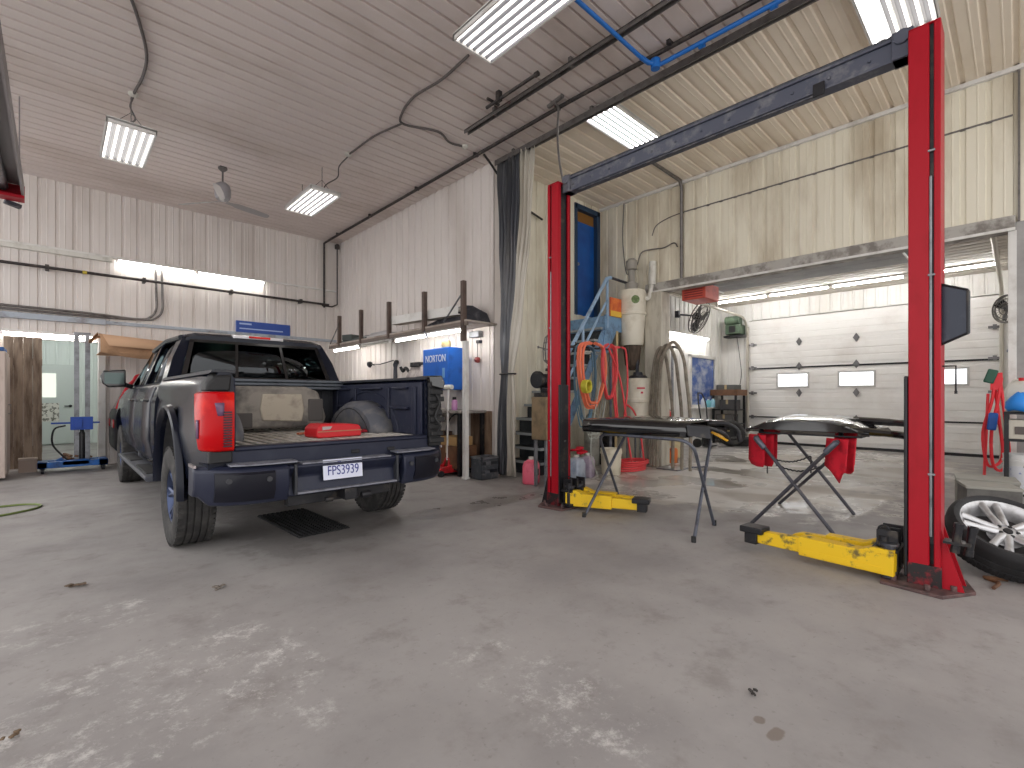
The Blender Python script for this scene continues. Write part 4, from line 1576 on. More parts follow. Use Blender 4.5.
# ================================================================= CABLES AND PIPES OVERHEAD
def cable(name, pts, r, m, label, cat, group=None, k=6, n=7, smooth_=True):
    q = MB()
    q.tube(smoothline(pts, k) if smooth_ else pts, r, n)
    o = q.build(name, m, None)
    return tag(o, label, cat, group)
CB = mat('cable_grey', (92, 86, 84), .6)
zc = 5.085
cable('power_cable', [(.44, 5.6, zc), (.60, 6.1, zc), (.74, 6.7, zc), (.76, 7.2, zc), (.72, 7.7, zc)], .016, CB, 'dark cable curving across the ceiling to the leftmost hung fixture', 'cable', 'ceiling cables')
bx = MB()
bx.lathe([(0, .0), (.055, .0), (.055, -.03), (.03, -.05), (0, -.05)], None, 18)
bxo = bx.build('socket_box', WHITEP, None)
tag(bxo, 'small round ceiling socket above the leftmost hung fixture', 'socket', 'ceiling sockets', (.72, 7.72, 5.11))
c2 = bxo.copy(); COL.objects.link(c2); c2.location = (3.36, 7.30, 5.11); c2['label'] = 'small round ceiling socket above the fixture near the ceiling fan'
c3 = bxo.copy(); COL.objects.link(c3); c3.location = (4.55, 5.85, 5.11); c3['label'] = 'small round ceiling socket close to the top of the curtain'
cable('power_cable', [(.72, 7.74, 5.06), (.70, 7.85, 4.98), (.76, 7.95, 4.88), (.68, 8.05, 4.82), (.70, 8.10, 4.68)], .010, CB, 'looped cord from ceiling socket down to the leftmost hung fixture', 'cable', 'ceiling cables')
cable('power_cable', [(3.36, 4.25, zc), (3.38, 4.8, zc), (3.32, 5.3, zc), (3.40, 5.75, zc), (3.55, 5.95, zc), (4.0, 5.78, zc), (4.3, 5.9, zc), (4.53, 5.85, zc)], .016, CB, 'dark cable wandering from the big top fixture towards the curtain', 'cable', 'ceiling cables')
cable('power_cable', [(3.52, 5.95, zc), (3.40, 6.5, zc), (3.37, 7.1, zc), (3.36, 7.28, zc)], .014, CB, 'dark cable branching along the ceiling to the fixture near the fan', 'cable', 'ceiling cables')
cable('power_cable', [(3.36, 7.32, 5.06), (3.30, 7.5, 4.95), (3.36, 7.7, 4.86), (3.28, 7.95, 4.80), (3.26, 8.1, 4.70)], .010, CB, 'looped cord from ceiling socket down to the fixture near the fan', 'cable', 'ceiling cables')
q = MB()
q.tube([(4.78, 11.72, 3.45), (4.78, 11.72, 5.02), (4.82, 11.6, 5.06), (4.80, 4.0, 5.06), (4.92, .2, 5.06)], .026, 10)
for y in (11.0, 9.4, 7.6, 5.9, 4.2, 2.6):
    q.bb(4.77, 4.85, y - .02, y + .02, 5.05, 5.12)
tag(q.build('air_pipe', PIPE), 'long black air pipe along the ceiling above the partition wall', 'pipe')
q = MB()
q.tube([(5.08, 11.66, 5.0), (5.08, 11.66, 3.55), (4.95, 11.66, 3.48), (4.70, 11.66, 3.48)], .018, 8)
q.lathe([(0, .0), (.06, .01), (.06, .10), (.03, .13), (0, .13)], Matrix.Translation((5.08, 11.66, 4.92)), 14)
tag(q.build('water_pipe', PIPE), 'thinner dark pipe dropping down the corner beside the partition wall', 'pipe')
q = MB()
q.tube([(-2.0, 11.63, 3.51), (4.86, 11.63, 3.51)], .026, 10)
for x in (-.1, 1.25, 2.75, 4.2):
    q.bb(x - .025, x + .025, 11.61, 11.80, 3.47, 3.56)
tag(q.build('air_pipe', PIPE), 'black horizontal pipe along the back wall under the strip lights', 'pipe')
q = MB()
q.cyl((.36, 11.63, 3.51), (.42, 11.63, 3.51), .031, n=12)
tag(q.build('pipe_tag', mat('tape_yellow', (196, 176, 60), .6)), 'small yellow tape band on the black back wall pipe', 'tape')
for i, (dx, l_) in enumerate(((0, 'dark conduit bending down to the left on the back wall, left of its twin'), (.10, 'dark conduit bending down to the left on the back wall, right of its twin'))):
    cable('wall_conduit', [(1.44 + dx, 11.74, 3.78), (1.45 + dx, 11.74, 3.3), (1.45 + dx, 11.74, 3.0), (1.36 + dx, 11.72, 2.83), (1.15 + dx, 11.70, 2.76), (.4, 11.70, 2.79 - .05 * i), (-2.0, 11.70, 2.82 - .05 * i)], .022, CONDUIT, l_, 'conduit', 'conduits on the back wall')
q = MB()
q.bb(-2.1, .78, 11.72, 11.80, 3.79, 3.87)
tag(q.build('wall_duct', WHITEP, bevel=.008), 'cream cable duct along the back wall left of the lit strip lights', 'duct')
q = MB()
q.bb(4.205, 4.275, .1, 5.42, 5.03, 5.042)
q.bb(4.205, 4.213, .1, 5.42, 4.99, 5.042)
q.bb(4.267, 4.275, .1, 5.42, 4.99, 5.042)
for y in (.9, 2.2, 3.5, 4.8):
    q.bb(4.21, 4.27, y - .02, y + .02, 5.0, 5.13)
tag(q.build('sliding_rail', CONDUIT), 'grey open channel rail hung along the ceiling, left of the air pipe', 'rail')
q = MB()
q.tube([(4.05, 3.85, 5.0), (4.05, 4.75, 5.0)], .02, 8)
q.bb(4.02, 4.08, 4.48, 4.54, 4.98, 5.12)
q.cyl((4.05, 3.83, 5.0), (4.05, 3.88, 5.0), .03, n=10)
q.cyl((3.95, 4.62, 5.02), (4.15, 4.62, 5.02), .018, n=8)
tag(q.build('hanger_rod', PIPE), 'short black rod on a white bracket under the ceiling beside the channel rail', 'rod')
q = MB()
q.bb(5.12, 5.18, .3, 5.80, 5.0, 5.03)
q.bb(5.115, 5.13, .3, 5.80, 4.97, 5.05)
q.bb(5.17, 5.185, .3, 5.80, 4.97, 5.05)
for y in (.9, 2.4, 3.9, 5.4):
    q.bb(5.13, 5.17, y - .02, y + .02, 5.03, 5.13)
tag(q.build('curtain_track', CONDUIT), 'grey curtain track hung from the ceiling, running out from the curtain top', 'track')
q = MB()
BLP = mat('blue_air_line', (24, 104, 186), .4)
q.tube([(3.2, 2.84, 4.955), (4.62, 2.84, 4.955)], .022, 10)
q.tube([(4.62, 2.84, 4.955), (4.76, 2.83, 4.955), (4.88, 2.74, 4.955), (4.93, .3, 4.955)], .026, 10)
q.lathe([(0, -.05), (.05, -.05), (.055, .05), (0, .05)], Matrix.Translation((4.84, 2.79, 4.955)), 14)
for y in (2.3, 1.6):
    q.cyl((4.92, y - .03, 4.955), (4.92, y + .03, 4.955), .036, n=12)
tag(q.build('air_line', BLP), 'bright blue compressed air line with elbow, under the ceiling beside the curtain track', 'pipe')
q = MB()
q.tube(smoothline([(4.70, 4.14, 5.08), (4.66, 4.10, 5.02), (4.62, 4.02, 4.9), (4.58, 4.0, 4.6), (4.52, 3.92, 4.2), (4.40, 3.74, 3.76)], 5), .014, 8)
q.tube([(4.68, 4.0, 5.09), (4.72, 4.28, 5.09)], .03, 8)
tag(q.build('drop_conduit', CONDUIT), 'grey conduit dropping from the ceiling to the top of the far lift post', 'conduit')
q = MB()
q.tube([(4.82, 5.72, 5.02), (5.02, 5.76, 4.93), (5.6, 5.84, 4.55), (6.3, 5.86, 4.42)], .018, 8)
tag(q.build('brace_pipe', PIPE), 'thin dark pipe sloping down behind the curtain top', 'pipe')

# beam with the red end at the far left, hung under the ceiling
ob = thing('hung_beam', 'grey steel beam with a red end bracket hung from the ceiling at the left edge', 'beam', (-.46, 6.6, 3.95))
q = MB()
q.bb(-.16, .16, -3.2, 2.6, .14, .16)
q.bb(-.16, -.14, -3.2, 2.6, -.04, .16)
q.bb(.14, .16, -3.2, 2.6, -.04, .16)
for y in (-1.2, 2.2):
    q.cyl((.13, y, .16), (.13, y, 1.16), .008, n=6)
q.build('beam_channel', mat('hung_beam_grey', (138, 132, 132), .5), ob)
q = MB()
q.cyl((-.03, -3.2, .05), (-.03, 2.5, .05), .05, n=14)
q.build('beam_tube', GALV, ob)
q = MB()
q.bb(-.17, .165, 2.40, 2.62, -.085, -.045)
q.bb(-.17, .165, 2.60, 2.62, -.08, .14)
q.build('end_bracket', RED, ob, bevel=.004)
q = MB()
q.box((.05, 2.66, -.115), (.16, .08, .05), (0, .2, .3))
q.build('end_clip', STEEL, ob, bevel=.004)

# conduits on the right wall
q = MB()
q.tube([(6.6, 4.12, 5.09), (8.02, 4.15, 5.09), (8.09, 4.15, 5.0), (8.09, 4.15, 3.28)], .028, 10)
tag(q.build('wall_conduit', CONDUIT), 'grey vertical conduit on the right wall, from the ceiling to the header', 'conduit', 'conduits on the right wall')
cable('wall_cable', [(8.10, 5.35, 5.05), (8.10, 5.38, 4.4), (8.11, 5.32, 3.75), (8.05, 5.18, 3.62), (8.0, 5.08, 3.68)], .010, CONDUIT, 'thin cable looping down the cream wall to the upper white vacuum', 'cable', 'cables on the right wall')
cable('wall_cable', [(7.98, 4.98, 3.75), (8.03, 4.92, 3.98), (8.10, 4.75, 4.02), (8.11, 4.5, 4.0), (8.10, 4.30, 4.04), (8.08, 4.22, 3.95)], .012, CONDUIT, 'thin cable arching from the upper white vacuum to the vertical conduit', 'cable', 'cables on the right wall')
cable('wall_cable', [(8.12, 4.75, 4.28), (8.12, 4.66, 4.45), (8.12, 4.4, 4.53), (8.12, 4.1, 4.555)], .009, CONDUIT, 'thin cable curving up to the seam line on the cream wall', 'cable', 'cables on the right wall')

# ================================================================= CURTAIN
ct = thing('curtain', 'tall grey and pale vinyl bay curtain tied back at the end of the partition', 'curtain', (5.15, 5.6, 0))
def curtain_panel(a0, a1, npl, m, name):
    q = MB()
    rows = []
    nz_ = 40
    for j in range(nz_ + 1):
        z = 5.0 - 4.97 * j / nz_
        if z > 1.62:
            t = (5.0 - z) / (5.0 - 1.62)
            e = t ** 1.6
            y0, y1 = 5.74 + (5.66 - 5.74) * t, 4.93 + (5.40 - 4.93) * e
            am = .055 * (1 - t) + .035 * t
        else:
            t = (1.62 - z) / 1.6
            y0, y1 = 5.66 + .12 * t ** .6, 5.40 - .06 * t ** .6
            am = .035 + .02 * t
        row = []
        nn = npl * 8
        for i in range(nn + 1):
            u = a0 + (a1 - a0) * i / nn
            y = y0 + (y1 - y0) * u
            ph = i / 8 * 2 * PI
            amp = am * (.7 + .5 * math.sin(u * 17 + 2))
            row.append((amp * math.sin(ph + .6 * math.sin(z * 1.1)) + .012 * math.sin(z * 5 + u * 9), y - 5.6 + .012 * math.cos(ph * 1.0 + z), z))
        rows.append(row)
    q.grid(rows)
    return q.build(name, m, ct, solid=.006, smooth=70)
curtain_panel(0, .62, 7, mat('curtain_charcoal', (84, 86, 92), .32, 0, (112, 110, 108), 2.2, .45, .7, stretch=(1, 1, .3)), 'dark_panel')
curtain_panel(.60, 1, 4, mat('curtain_pale', (196, 190, 178), .35, 0, (150, 142, 128), 2, .5, .75, stretch=(1, 1, .3)), 'pale_panel')
q = MB()
q.tube([(.075 * math.cos(2 * PI * i / 20), -.07 + .165 * math.sin(2 * PI * i / 20), 1.62) for i in range(20)], .014, 6, closed=True)
q.build('tie_strap', BLACKM, ct)
q = MB()
for i in range(9):
    y = .12 - .75 * i / 8 - .02
    q.cyl((0, y, 4.97), (0, y, 5.0), .012, n=6)
q.build('curtain_roller', BLACKM, ct)

# ================================================================= LEFT SIDE, BACK WALL
q = MB()
for k in range(4):
    q.bb(-.62 + k * .115, -.62 + k * .115 + .112, 11.62, 11.66, .05, 2.28)
q.bb(-.62, -.16, 11.66, 11.69, .3, .42)
q.bb(-.62, -.16, 11.66, 11.69, 1.8, 1.92)
tag(q.build('plank_door', PLY, None, bevel=.003), 'tall dirty brown plank panel standing left of the opening in the back wall', 'panel')
lk = thing('storage_cabinet', 'pale wooden cabinet side cut by the left edge of the picture', 'cabinet', (-.86, 10.9, 0))
q = MB()
q.bb(-.32, .32, -.4, .4, .04, 1.95)
q.build('cabinet_body', mat('pale_cabinet', (196, 180, 170), .6, 0, (150, 132, 120), 3, .5, .75, stretch=(2, 2, .5)), lk, bevel=.008)
q = MB()
q.bb(.31, .332, -.38, -.01, .1, 1.9)
q.bb(.31, .332, .01, .38, .1, 1.9)
q.build('cabinet_door', mat('pale_cabinet_door', (202, 188, 178), .6), lk, bevel=.004)
q = MB()
q.tube([(.332, -.04, 1.0), (.36, -.04, 1.0), (.36, -.04, 1.14), (.332, -.04, 1.14)], .007, 6)
q.build('handle', GALV, lk)
q = MB()
q.box((0, 0, 1.99), (.6, .6, .06))
o = q.build('folded_tarp', mat('tarp_blue', (60, 100, 160), .7), None, bevel=.015)
tag(o, 'folded blue tarp on top of the pale cabinet at the left edge', 'tarp', None, (-.86, 10.9, 0))
bx = thing('small_box', 'small pale box on the floor in front of the brown plank panel', 'box', (-.33, 11.48, 0))
q = MB()
q.bb(-.11, .11, -.09, .09, 0, .22)
q.build('box_body', mat('box_pale', (176, 160, 148), .8), bx, bevel=.005)
q = MB()
q.bb(-.115, .115, -.095, .095, .20, .235)
q.build('lid', mat('box_lid', (186, 172, 160), .8), bx, bevel=.004)

# blue wheeled post jack in front of the opening
pj = thing('post_jack', 'blue wheeled jack base with two tall grey posts, standing before the opening', 'jack', (.21, 11.15, 0))
q = MB()
q.bb(-.42, .46, -.22, -.10, .09, .19)
q.bb(-.42, .46, .10, .22, .09, .19)
q.bb(-.42, -.30, -.22, .22, .09, .19)
q.bb(.34, .46, -.22, .22, .09, .19)
q.bb(-.12, .22, -.22, .22, .12, .20)
q.prism([(-.22, .19), (-.10, .19), (-.10, .26)], 'y', -.06, .06)
q.build('base_frame', mat('jack_blue', (24, 92, 168), .45, 0, (20, 60, 110), 7, .5, .7), pj, bevel=.006)
for x, y in ((-.36, -.16), (.40, -.16), (-.36, .16), (.40, .16)):
    q = MB()
    q.cyl((x - .018, y, .045), (x + .018, y, .045), .045, n=18)
    q.bb(x - .03, x + .03, y - .015, y + .015, .08, .10)
    for s in (-1, 1):
        q.bb(x + s * .024, x + s * .03, y - .012, y + .012, .04, .09)
    q.build('caster', BLACKM, pj)
for x in (.06, .20):
    q = MB()
    q.prism([(x - .033, -.04), (x + .033, -.04), (x + .033, -.02), (x - .015, -.02), (x - .015, .04), (x - .033, .04)], 'z', .19, 2.36)
    q.build('post', GALV, pj, bevel=.003)
q = MB()
q.bb(.02, .24, -.05, .05, 2.33, 2.37)
q.build('top_tie', GALV, pj, bevel=.004)
q = MB()
q.bb(-.02, .27, -.09, .07, .70, .92)
q.bb(.02, .13, -.115, -.09, .73, .88)
q.cyl((-.26, -.06, .82), (.36, -.06, .82), .016, n=8)
q.build('lift_block', mat('block_blue', (28, 74, 170), .4), pj, bevel=.006)
q = MB()
q.tube(smoothline([(-.08, -.1, .78), (-.22, -.12, .72), (-.24, -.13, .48), (-.12, -.13, .28), (-.05, -.12, .2)], 6), .014, 7)
q.lathe([(.03, .19), (.05, .2), (.05, .62), (.03, .66), (.02, .92), (.0, .92)], Matrix.Translation((.13, .02, 0)), 14)
q.build('hydraulic_ram', BLACKM, pj)
q = MB()
for k in range(9):
    a = rnd.uniform(0, 6)
    q.box((rnd.uniform(-.1, .3), rnd.uniform(-.15, .12), .215 + .02 * k / 3), (rnd.uniform(.05, .16), rnd.uniform(.03, .06), .03), (rnd.uniform(-.3, .3), rnd.uniform(-.3, .3), a))
o = q.build('scrap_metal', BROWN, None, bevel=.003)
o['kind'] = 'stuff'
tag(o, 'heap of rusty metal scraps lying on the blue jack base', 'scrap', None, (.21, 11.15, 0))

# dark red car standing across the far end, behind the truck
car = thing('car', 'black car with a red window edge, mostly hidden in front of the truck', 'car', (2.74, 10.98, 0))
PC = mat('car_black', (20, 20, 22), .45, 0, spec=.25)
q = MB()
rings = []
for x, z0, zt, hw in ((-2.02, .42, .95, .55), (-1.98, .34, 1.04, .66), (-1.85, .28, 1.05, .72), (-1.3, .24, 1.06, .74), (0, .22, 1.04, .75), (1.0, .24, 1.0, .74), (1.8, .28, .92, .72), (2.0, .40, .78, .60)):
    rings.append([(x, -hw, z0), (x, -hw - .02, z0 + .2), (x, -hw - .02, zt - .12), (x, -hw + .06, zt), (x, 0, zt + .02), (x, hw - .06, zt), (x, hw + .02, zt - .12), (x, hw + .02, z0 + .2), (x, hw, z0)])
q.loft(rings)
q.build('car_body', PC, car, smooth=50)
q = MB()
rings = []
for x, zt, hw in ((-1.98, 1.00, .62), (-1.80, 1.48, .58), (-1.5, 1.64, .56), (.2, 1.68, .56), (.62, 1.60, .57), (1.1, 1.10, .64)):
    rings.append([(x, -.70, 1.0), (x, -hw, zt - .03), (x, -hw + .08, zt), (x, hw - .08, zt), (x, hw, zt - .03), (x, .70, 1.0)])
q.loft(rings)
q.build('cabin', BLACKG, car, smooth=50)
q = MB()
q.tube(smoothline([(-1.99, -.70, 1.06), (-1.93, -.66, 1.25), (-1.78, -.61, 1.52), (-1.5, -.59, 1.66), (.2, -.59, 1.69)], 5), .028, 8)
q.build('window_edge', RED, car)
for x in (-1.2, 1.25):
    for y in (-.68, .68):
        q = MB()
        q.lathe([(.2, -.09), (.30, -.10), (.325, -.07), (.325, .07), (.30, .10), (.2, .09), (.12, .06), (0, .06), (0, -.06), (.12, -.06)], Matrix.Translation((x, y, .325)) @ Matrix.Rotation(PI / 2, 4, 'X'), 28)
        q.build('wheel', BLACK, car)
q = MB()
q.bb(-2.04, -1.98, -.55, -.25, .74, .88)
q.bb(-2.04, -1.98, .25, .55, .74, .88)
q.build('tail_lamp', mat('car_lamp', (120, 20, 24), .2), car, bevel=.01)
q = MB()
for x in (-1.02, .1):
    for y in (-.50, .50):
        q.cyl((x, y, 1.66), (x, y, 1.93), .022, n=8)
    q.cyl((x, -.56, 1.93), (x, .56, 1.93), .022, n=8)
q.build('roof_rack', RED, car)
q = MB()
def cb_(x0, x1, bend, sk):
    rows = []
    for i in range(9):
        t = i / 8
        x = x0 + (x1 - x0) * t
        sag = -.10 * math.sin(t * PI) + sk * t
        rows.append([(x, -.62, .0 + sag), (x, -.60, .30 + sag + bend * t), (x, .0, .36 + sag + bend * t), (x, .55, .34 + sag)])
    q.grid(rows)
cb_(-1.02, .25, -.04, .02)
q.grid([[(-1.02, -.62, 0), (-1.02, .55, .02)], [(.25, -.62, .02), (.25, .55, .04)]])
co = thing('cardboard_box', 'large sagging brown cardboard box lying on the red rack of the black car', 'box', (1.56, 10.98, 2.0))
q.build('box_shell', CARD, co, solid=.008, smooth=50)
q = MB()
q.grid([[(-1.05, -.60, .32), (-1.0, .5, .34)], [(-1.16, -.60, .18), (-1.12, .5, .2)]])
q.grid([[(-1.0, -.64, .29), (.1, -.64, .22)], [(-.92, -.76, .10), (.05, -.74, .06)]])
q.build('flap', mat('cardboard_flap', (198, 160, 128), .85), co, solid=.008)

sg = thing('wall_sign', 'blue rectangular sign with a pale strip, on the back wall above the truck roof', 'sign', (3.42, 11.74, 2.81))
q = MB()
q.bb(-.56, .56, -.02, .04, -.13, .12)
q.build('sign_board', mat('sign_blue', (40, 76, 160), .4), sg, bevel=.004)
q = MB()
q.bb(-.50, -.26, -.024, -.019, .04, .075)
q.bb(-.50, .40, -.024, -.019, -.06, -.035)
q.build('sign_strip', mat('sign_pale', (170, 190, 226), .5), sg)

# green hose loop on the floor at left
q = MB()
q.tube(smoothline([(-1.6, 7.3, .012), (-1.0, 7.25, .012), (-.5, 7.35, .012), (-.2, 7.55, .012), (-.12, 7.8, .012), (-.3, 7.98, .012), (-.7, 7.95, .012), (-1.3, 7.8, .012)], 7), .012, 7)
tag(q.build('garden_hose', mat('hose_green', (112, 128, 70), .5)), 'thin green hose looped on the floor at the left edge', 'hose')

# ================================================================= BENCH ALONG THE PARTITION
sh = thing('lumber_shelf', 'long overhead wooden shelf with brown upright posts along the partition wall', 'shelf', (4.87, 8.4, 2.42))
q = MB()
q.bb(-.32, .32, -2.58, 2.5, .0, .03)
q.build('shelf_board', mat('shelf_grey_board', (176, 164, 154), .7, 0, (126, 110, 98), 3, .45, .7, stretch=(1, 1, 1)), sh, bevel=.004)
q = MB()
q.bb(-.32, -.27, -2.58, 2.5, -.06, .0)
q.build('edge_beam', mat('edge_brown', (120, 108, 100), .7), sh, bevel=.004)
for i, y in enumerate((-2.50, -1.42, -.22, .92, 1.96)):
    q = MB()
    q.bb(-.34, -.27, y - .035, y + .035, -.055 if i else -.3, .63)
    q.build('upright', mat('upright_brown', (92, 76, 68), .7, 0, (60, 50, 46), 6, .5, .7) if i == 0 else bpy.data.materials['upright_brown'], sh, bevel=.004)
for y in (-2.50, 1.96):
    q = MB()
    q.tube([(-.30, y, .48), (-.28, y + .55, .06)], .014, 6)
    q.build('diagonal_brace', GALV, sh)
q = MB()
q.bb(4.54, 4.61, 5.82, 5.90, 0, 2.12)
q.bb(4.53, 4.62, 5.81, 5.91, 0, .03)
tag(q.build('support_post', WHITE, None, bevel=.005), 'white square post on the floor carrying the near end of the lumber shelf', 'post')
q = MB()
q.prism([(-.09, 0), (.09, 0), (.09, .15), (.075, .15), (.075, .02), (-.075, .02), (-.075, .15), (-.09, .15)], 'y', -1.0, 1.0)
o = q.build('channel_board', WHITE, None, bevel=.004)
tag(o, 'long white channel board tilted on the lumber shelf behind its front posts', 'board', None, (4.72, 7.18, 2.60), (.025, 0, .03))
q = MB()
q.prism([(-.08, 0), (.08, 0), (.08, .10), (-.08, .10)], 'y', -.6, .6)
q.prism([(-.06, .1), (.05, .1), (.0, .16)], 'y', -.5, .3)
o = q.build('wrapped_board', mat('wrapped_grey', (186, 184, 186), .5), None, bevel=.01)
tag(o, 'short pale wrapped bundle on the lumber shelf, left of the white channel board', 'board', None, (4.86, 9.15, 2.455))
q = MB()
q.loft([[(-.18, y, .0), (-.2, y, .06 + .1 * k), (-.05, y, .12 + .22 * k), (.12, y, .10 + .18 * k), (.2, y, .0)] for y, k in ((-.6, .3), (-.4, .8), (-.15, 1), (.15, .7), (.45, .35), (.7, .1))])
o = q.build('dark_cloth', mat('cloth_dark', (54, 54, 60), .9, 0, (90, 88, 92), 7, .5, .7), None, bevel=.02)
tag(o, 'dark crumpled cover on the lumber shelf by the near brown post', 'cover', None, (4.98, 6.55, 2.46))
q = MB()
for k in range(5):
    q.bb(-.1 + .03 * k, -.07 + .03 * k, -.7, .75 - .1 * k, 0, .06 + .03 * (k % 3))
q.box((0, .2, .14), (.25, .3, .12), (0, 0, .3))
o = q.build('offcut', mat('offcut_dark', (84, 92, 90), .7), None, bevel=.004)
o['kind'] = 'stuff'
tag(o, 'jumble of dark offcuts on the far part of the lumber shelf', 'offcuts', None, (4.85, 10.2, 2.455))

wb = thing('workbench', 'grey topped workbench under the lumber shelf behind the truck', 'bench', (4.88, 8.5, 0))
q = MB()
q.bb(-.26, .28, -2.45, 2.4, 1.0, 1.04)
q.build('bench_top', mat('bench_grey', (164, 158, 152), .6, 0, (110, 104, 98), 6, .45, .7), wb, bevel=.005)
for y in (-2.38, -.8, .8, 2.3):
    for x in (-.22, .24):
        q = MB()
        q.bb(x - .03, x + .03, y - .03, y + .03, 0, 1.0)
        q.build('leg', BLACKM, wb, bevel=.003)
q = MB()
q.tube(arc((-.2, -2.34, .64), .36, 0, PI / 2, 8, 'yz'), .014, 6)
q.bb(-.22, .26, -2.4, 2.35, .08, .11)
q.build('lower_shelf', BLACKM, wb)

nc = thing('cabinet', 'blue steel wall cabinet with white lettering above the near end of the workbench', 'cabinet', (4.90, 6.79, 1.38))
q = MB()
q.bb(-.24, .06, -.38, .37, 0, .70)
q.bb(.06, .27, -.25, -.2, .1, .6)
q.bb(.06, .27, .2, .25, .1, .6)
q.build('cabinet_body', BLUE, nc, bevel=.006)
q = MB()
q.bb(-.252, -.24, -.37, .36, .01, .69)
nd = q.build('door', mat('cabinet_door_blue', (20, 104, 206), .4, 0, (18, 84, 176), 4, .5, .75), nc, bevel=.003)
PW = mat('letter_white', (226, 232, 240), .5)
lettering('lettering', 'NORTON', .17, PW, FR((-.254, -.01, .52), (0, -1, 0), (0, 0, 1)), nd, sx=.80)
q = MB()
q.bb(-.258, -.252, -.28, -.22, .20, .36)
q.build('catch', mat('catch_blue', (120, 170, 220), .4), nd)
q = MB()
q.lathe([(0, .0), (.06, .0), (.085, .05), (.07, .12), (.0, .15)], None, 18)
o = q.build('abrasive_pad', mat('pad_tan', (196, 170, 120), .8), None)
tag(o, 'small rounded tan thing on top of the blue cabinet', 'pad', None, (4.76, 6.62, 2.08))
q = MB()
q.tube([(5.19, 9.94, 1.97), (5.05, 9.85, 1.98), (4.98, 9.3, 1.95), (5.10, 8.95, 2.02)], .012, 7)
q.lathe([(.02, -.05), (.06, .0), (.06, .06), (.03, .08), (0, .08)], Matrix.Translation((5.05, 9.9, 1.96)), 14)
q.cyl((5.12, 8.92, 1.98), (5.19, 8.92, 1.98), .05, n=12)
tag(q.build('swing_lamp', BLACKM), 'thin black swing arm lamp reaching along the partition wall above the workbench', 'lamp')
q = MB()
q.lathe([(0, 0), (.09, 0), (.11, .05), (.10, .35), (.045, .50), (.035, .80), (.05, .86), (.03, .9), (0, .9)], None, 18)
o = q.build('spray_bottle', mat('bottle_black', (40, 42, 52), .4), None)
tag(o, 'tall dark bottle shaped canister on the workbench above the truck bed side', 'canister', None, (4.86, 8.46, 1.04))
gr = thing('buffer_tool', 'grey power tool with pale cloth lying on the workbench left of the blue cabinet', 'tool', (4.90, 7.72, 1.04))
q = MB()
q.loft([[(-.12, y, .0), (-.14, y, .3 * k), (-.06, y, .62 * k + .2), (.08, y, .62 * k + .2), (.14, y, .3 * k), (.12, y, 0)] for y, k in ((-.3, .7), (-.2, 1), (.1, 1.0), (.28, .75), (.36, .5))])
q.build('tool_body', mat('tool_pale', (168, 158, 154), .6, 0, (110, 104, 104), 6, .45, .7), gr, bevel=.03)
q = MB()
q.tube(smoothline([(0, .3, .7), (0, .42, .78), (0, .52, .72), (-.02, .58, .80)], 5), .03, 8)
q.bb(-.1, .1, -.2, .1, .78, .86)
q.build('handle', BLACKM, gr, bevel=.01)
pb = thing('bottle', 'pink and purple bottle with black cap on the bench below the blue cabinet', 'bottle', (4.78, 6.42, 1.04))
q = MB()
q.lathe([(0, 0), (.045, 0), (.05, .02), (.05, .15), (.03, .18), (.0, .18)], None, 18)
q.build('bottle_body', mat('bottle_pink', (196, 140, 186), .35), pb)
q = MB()
q.lathe([(0, .22), (.032, .22), (.034, .17), (.0, .17)], None, 16)
q.build('cap', BLACK, pb)
fn = thing('disc_tool', 'round grey disc tool on the bench just past the truck bed end', 'tool', (4.76, 7.02, 1.04))
q = MB()
q.lathe([(0, -.05), (.07, -.05), (.15, -.02), (.16, .0), (.15, .02), (.07, .06), (0, .06)], Matrix.Translation((0, 0, .18)) @ Matrix.Rotation(PI / 2, 4, 'Y'), 26)
q.build('disc', mat('disc_grey', (120, 124, 126), .4, .3), fn)
q = MB()
q.bb(-.08, .08, -.08, .08, 0, .03)
q.bb(-.02, .02, -.02, .02, .03, .1)
q.build('foot', BLACKM, fn)
def carton(loc, s, label, rz=0., m=None, lidm=None, grp=None):
    t = thing('carton', label, 'box', loc, rz, grp)
    q = MB()
    q.bb(-s[0] / 2, s[0] / 2, -s[1] / 2, s[1] / 2, 0, s[2])
    q.build('box_body', m or CARD, t, bevel=.006)
    q = MB()
    q.bb(-s[0] / 2 - .002, s[0] / 2 + .002, -.03, .03, s[2] - .12, s[2] + .002)
    q.build('tape', mat('tape_tan', (190, 170, 130), .4) if 'tape_tan' not in bpy.data.materials else bpy.data.materials['tape_tan'], t)
    return t
carton((4.83, 6.42, .112), (.42, .52, .36), 'brown carton on the lower bench shelf, underneath the pale carton', m=BROWN)
carton((4.80, 6.40, .476), (.34, .44, .14), 'pale tan carton on top of the brown carton under the workbench', m=mat('carton_tan', (186, 150, 100), .8))
carton((4.86, 7.1, .112), (.40, .5, .55), 'dark brown carton under the workbench behind the end of the truck bed', m=mat('carton_dark', (84, 64, 52), .8))
# plywood kick patch on the partition end
q = MB()
q.bb(5.155, 5.178, 5.93, 6.46, .06, 1.0)
q.bb(5.155, 5.178, 5.93, 6.20, 1.0, 1.03)
tag(q.build('kick_board', mat('kick_brown', (132, 108, 88), .75, 0, (88, 68, 54), 4, .4, .65, stretch=(3, 3, .6)), None), 'stained brown plywood patch low on the partition wall beside the curtain', 'board')
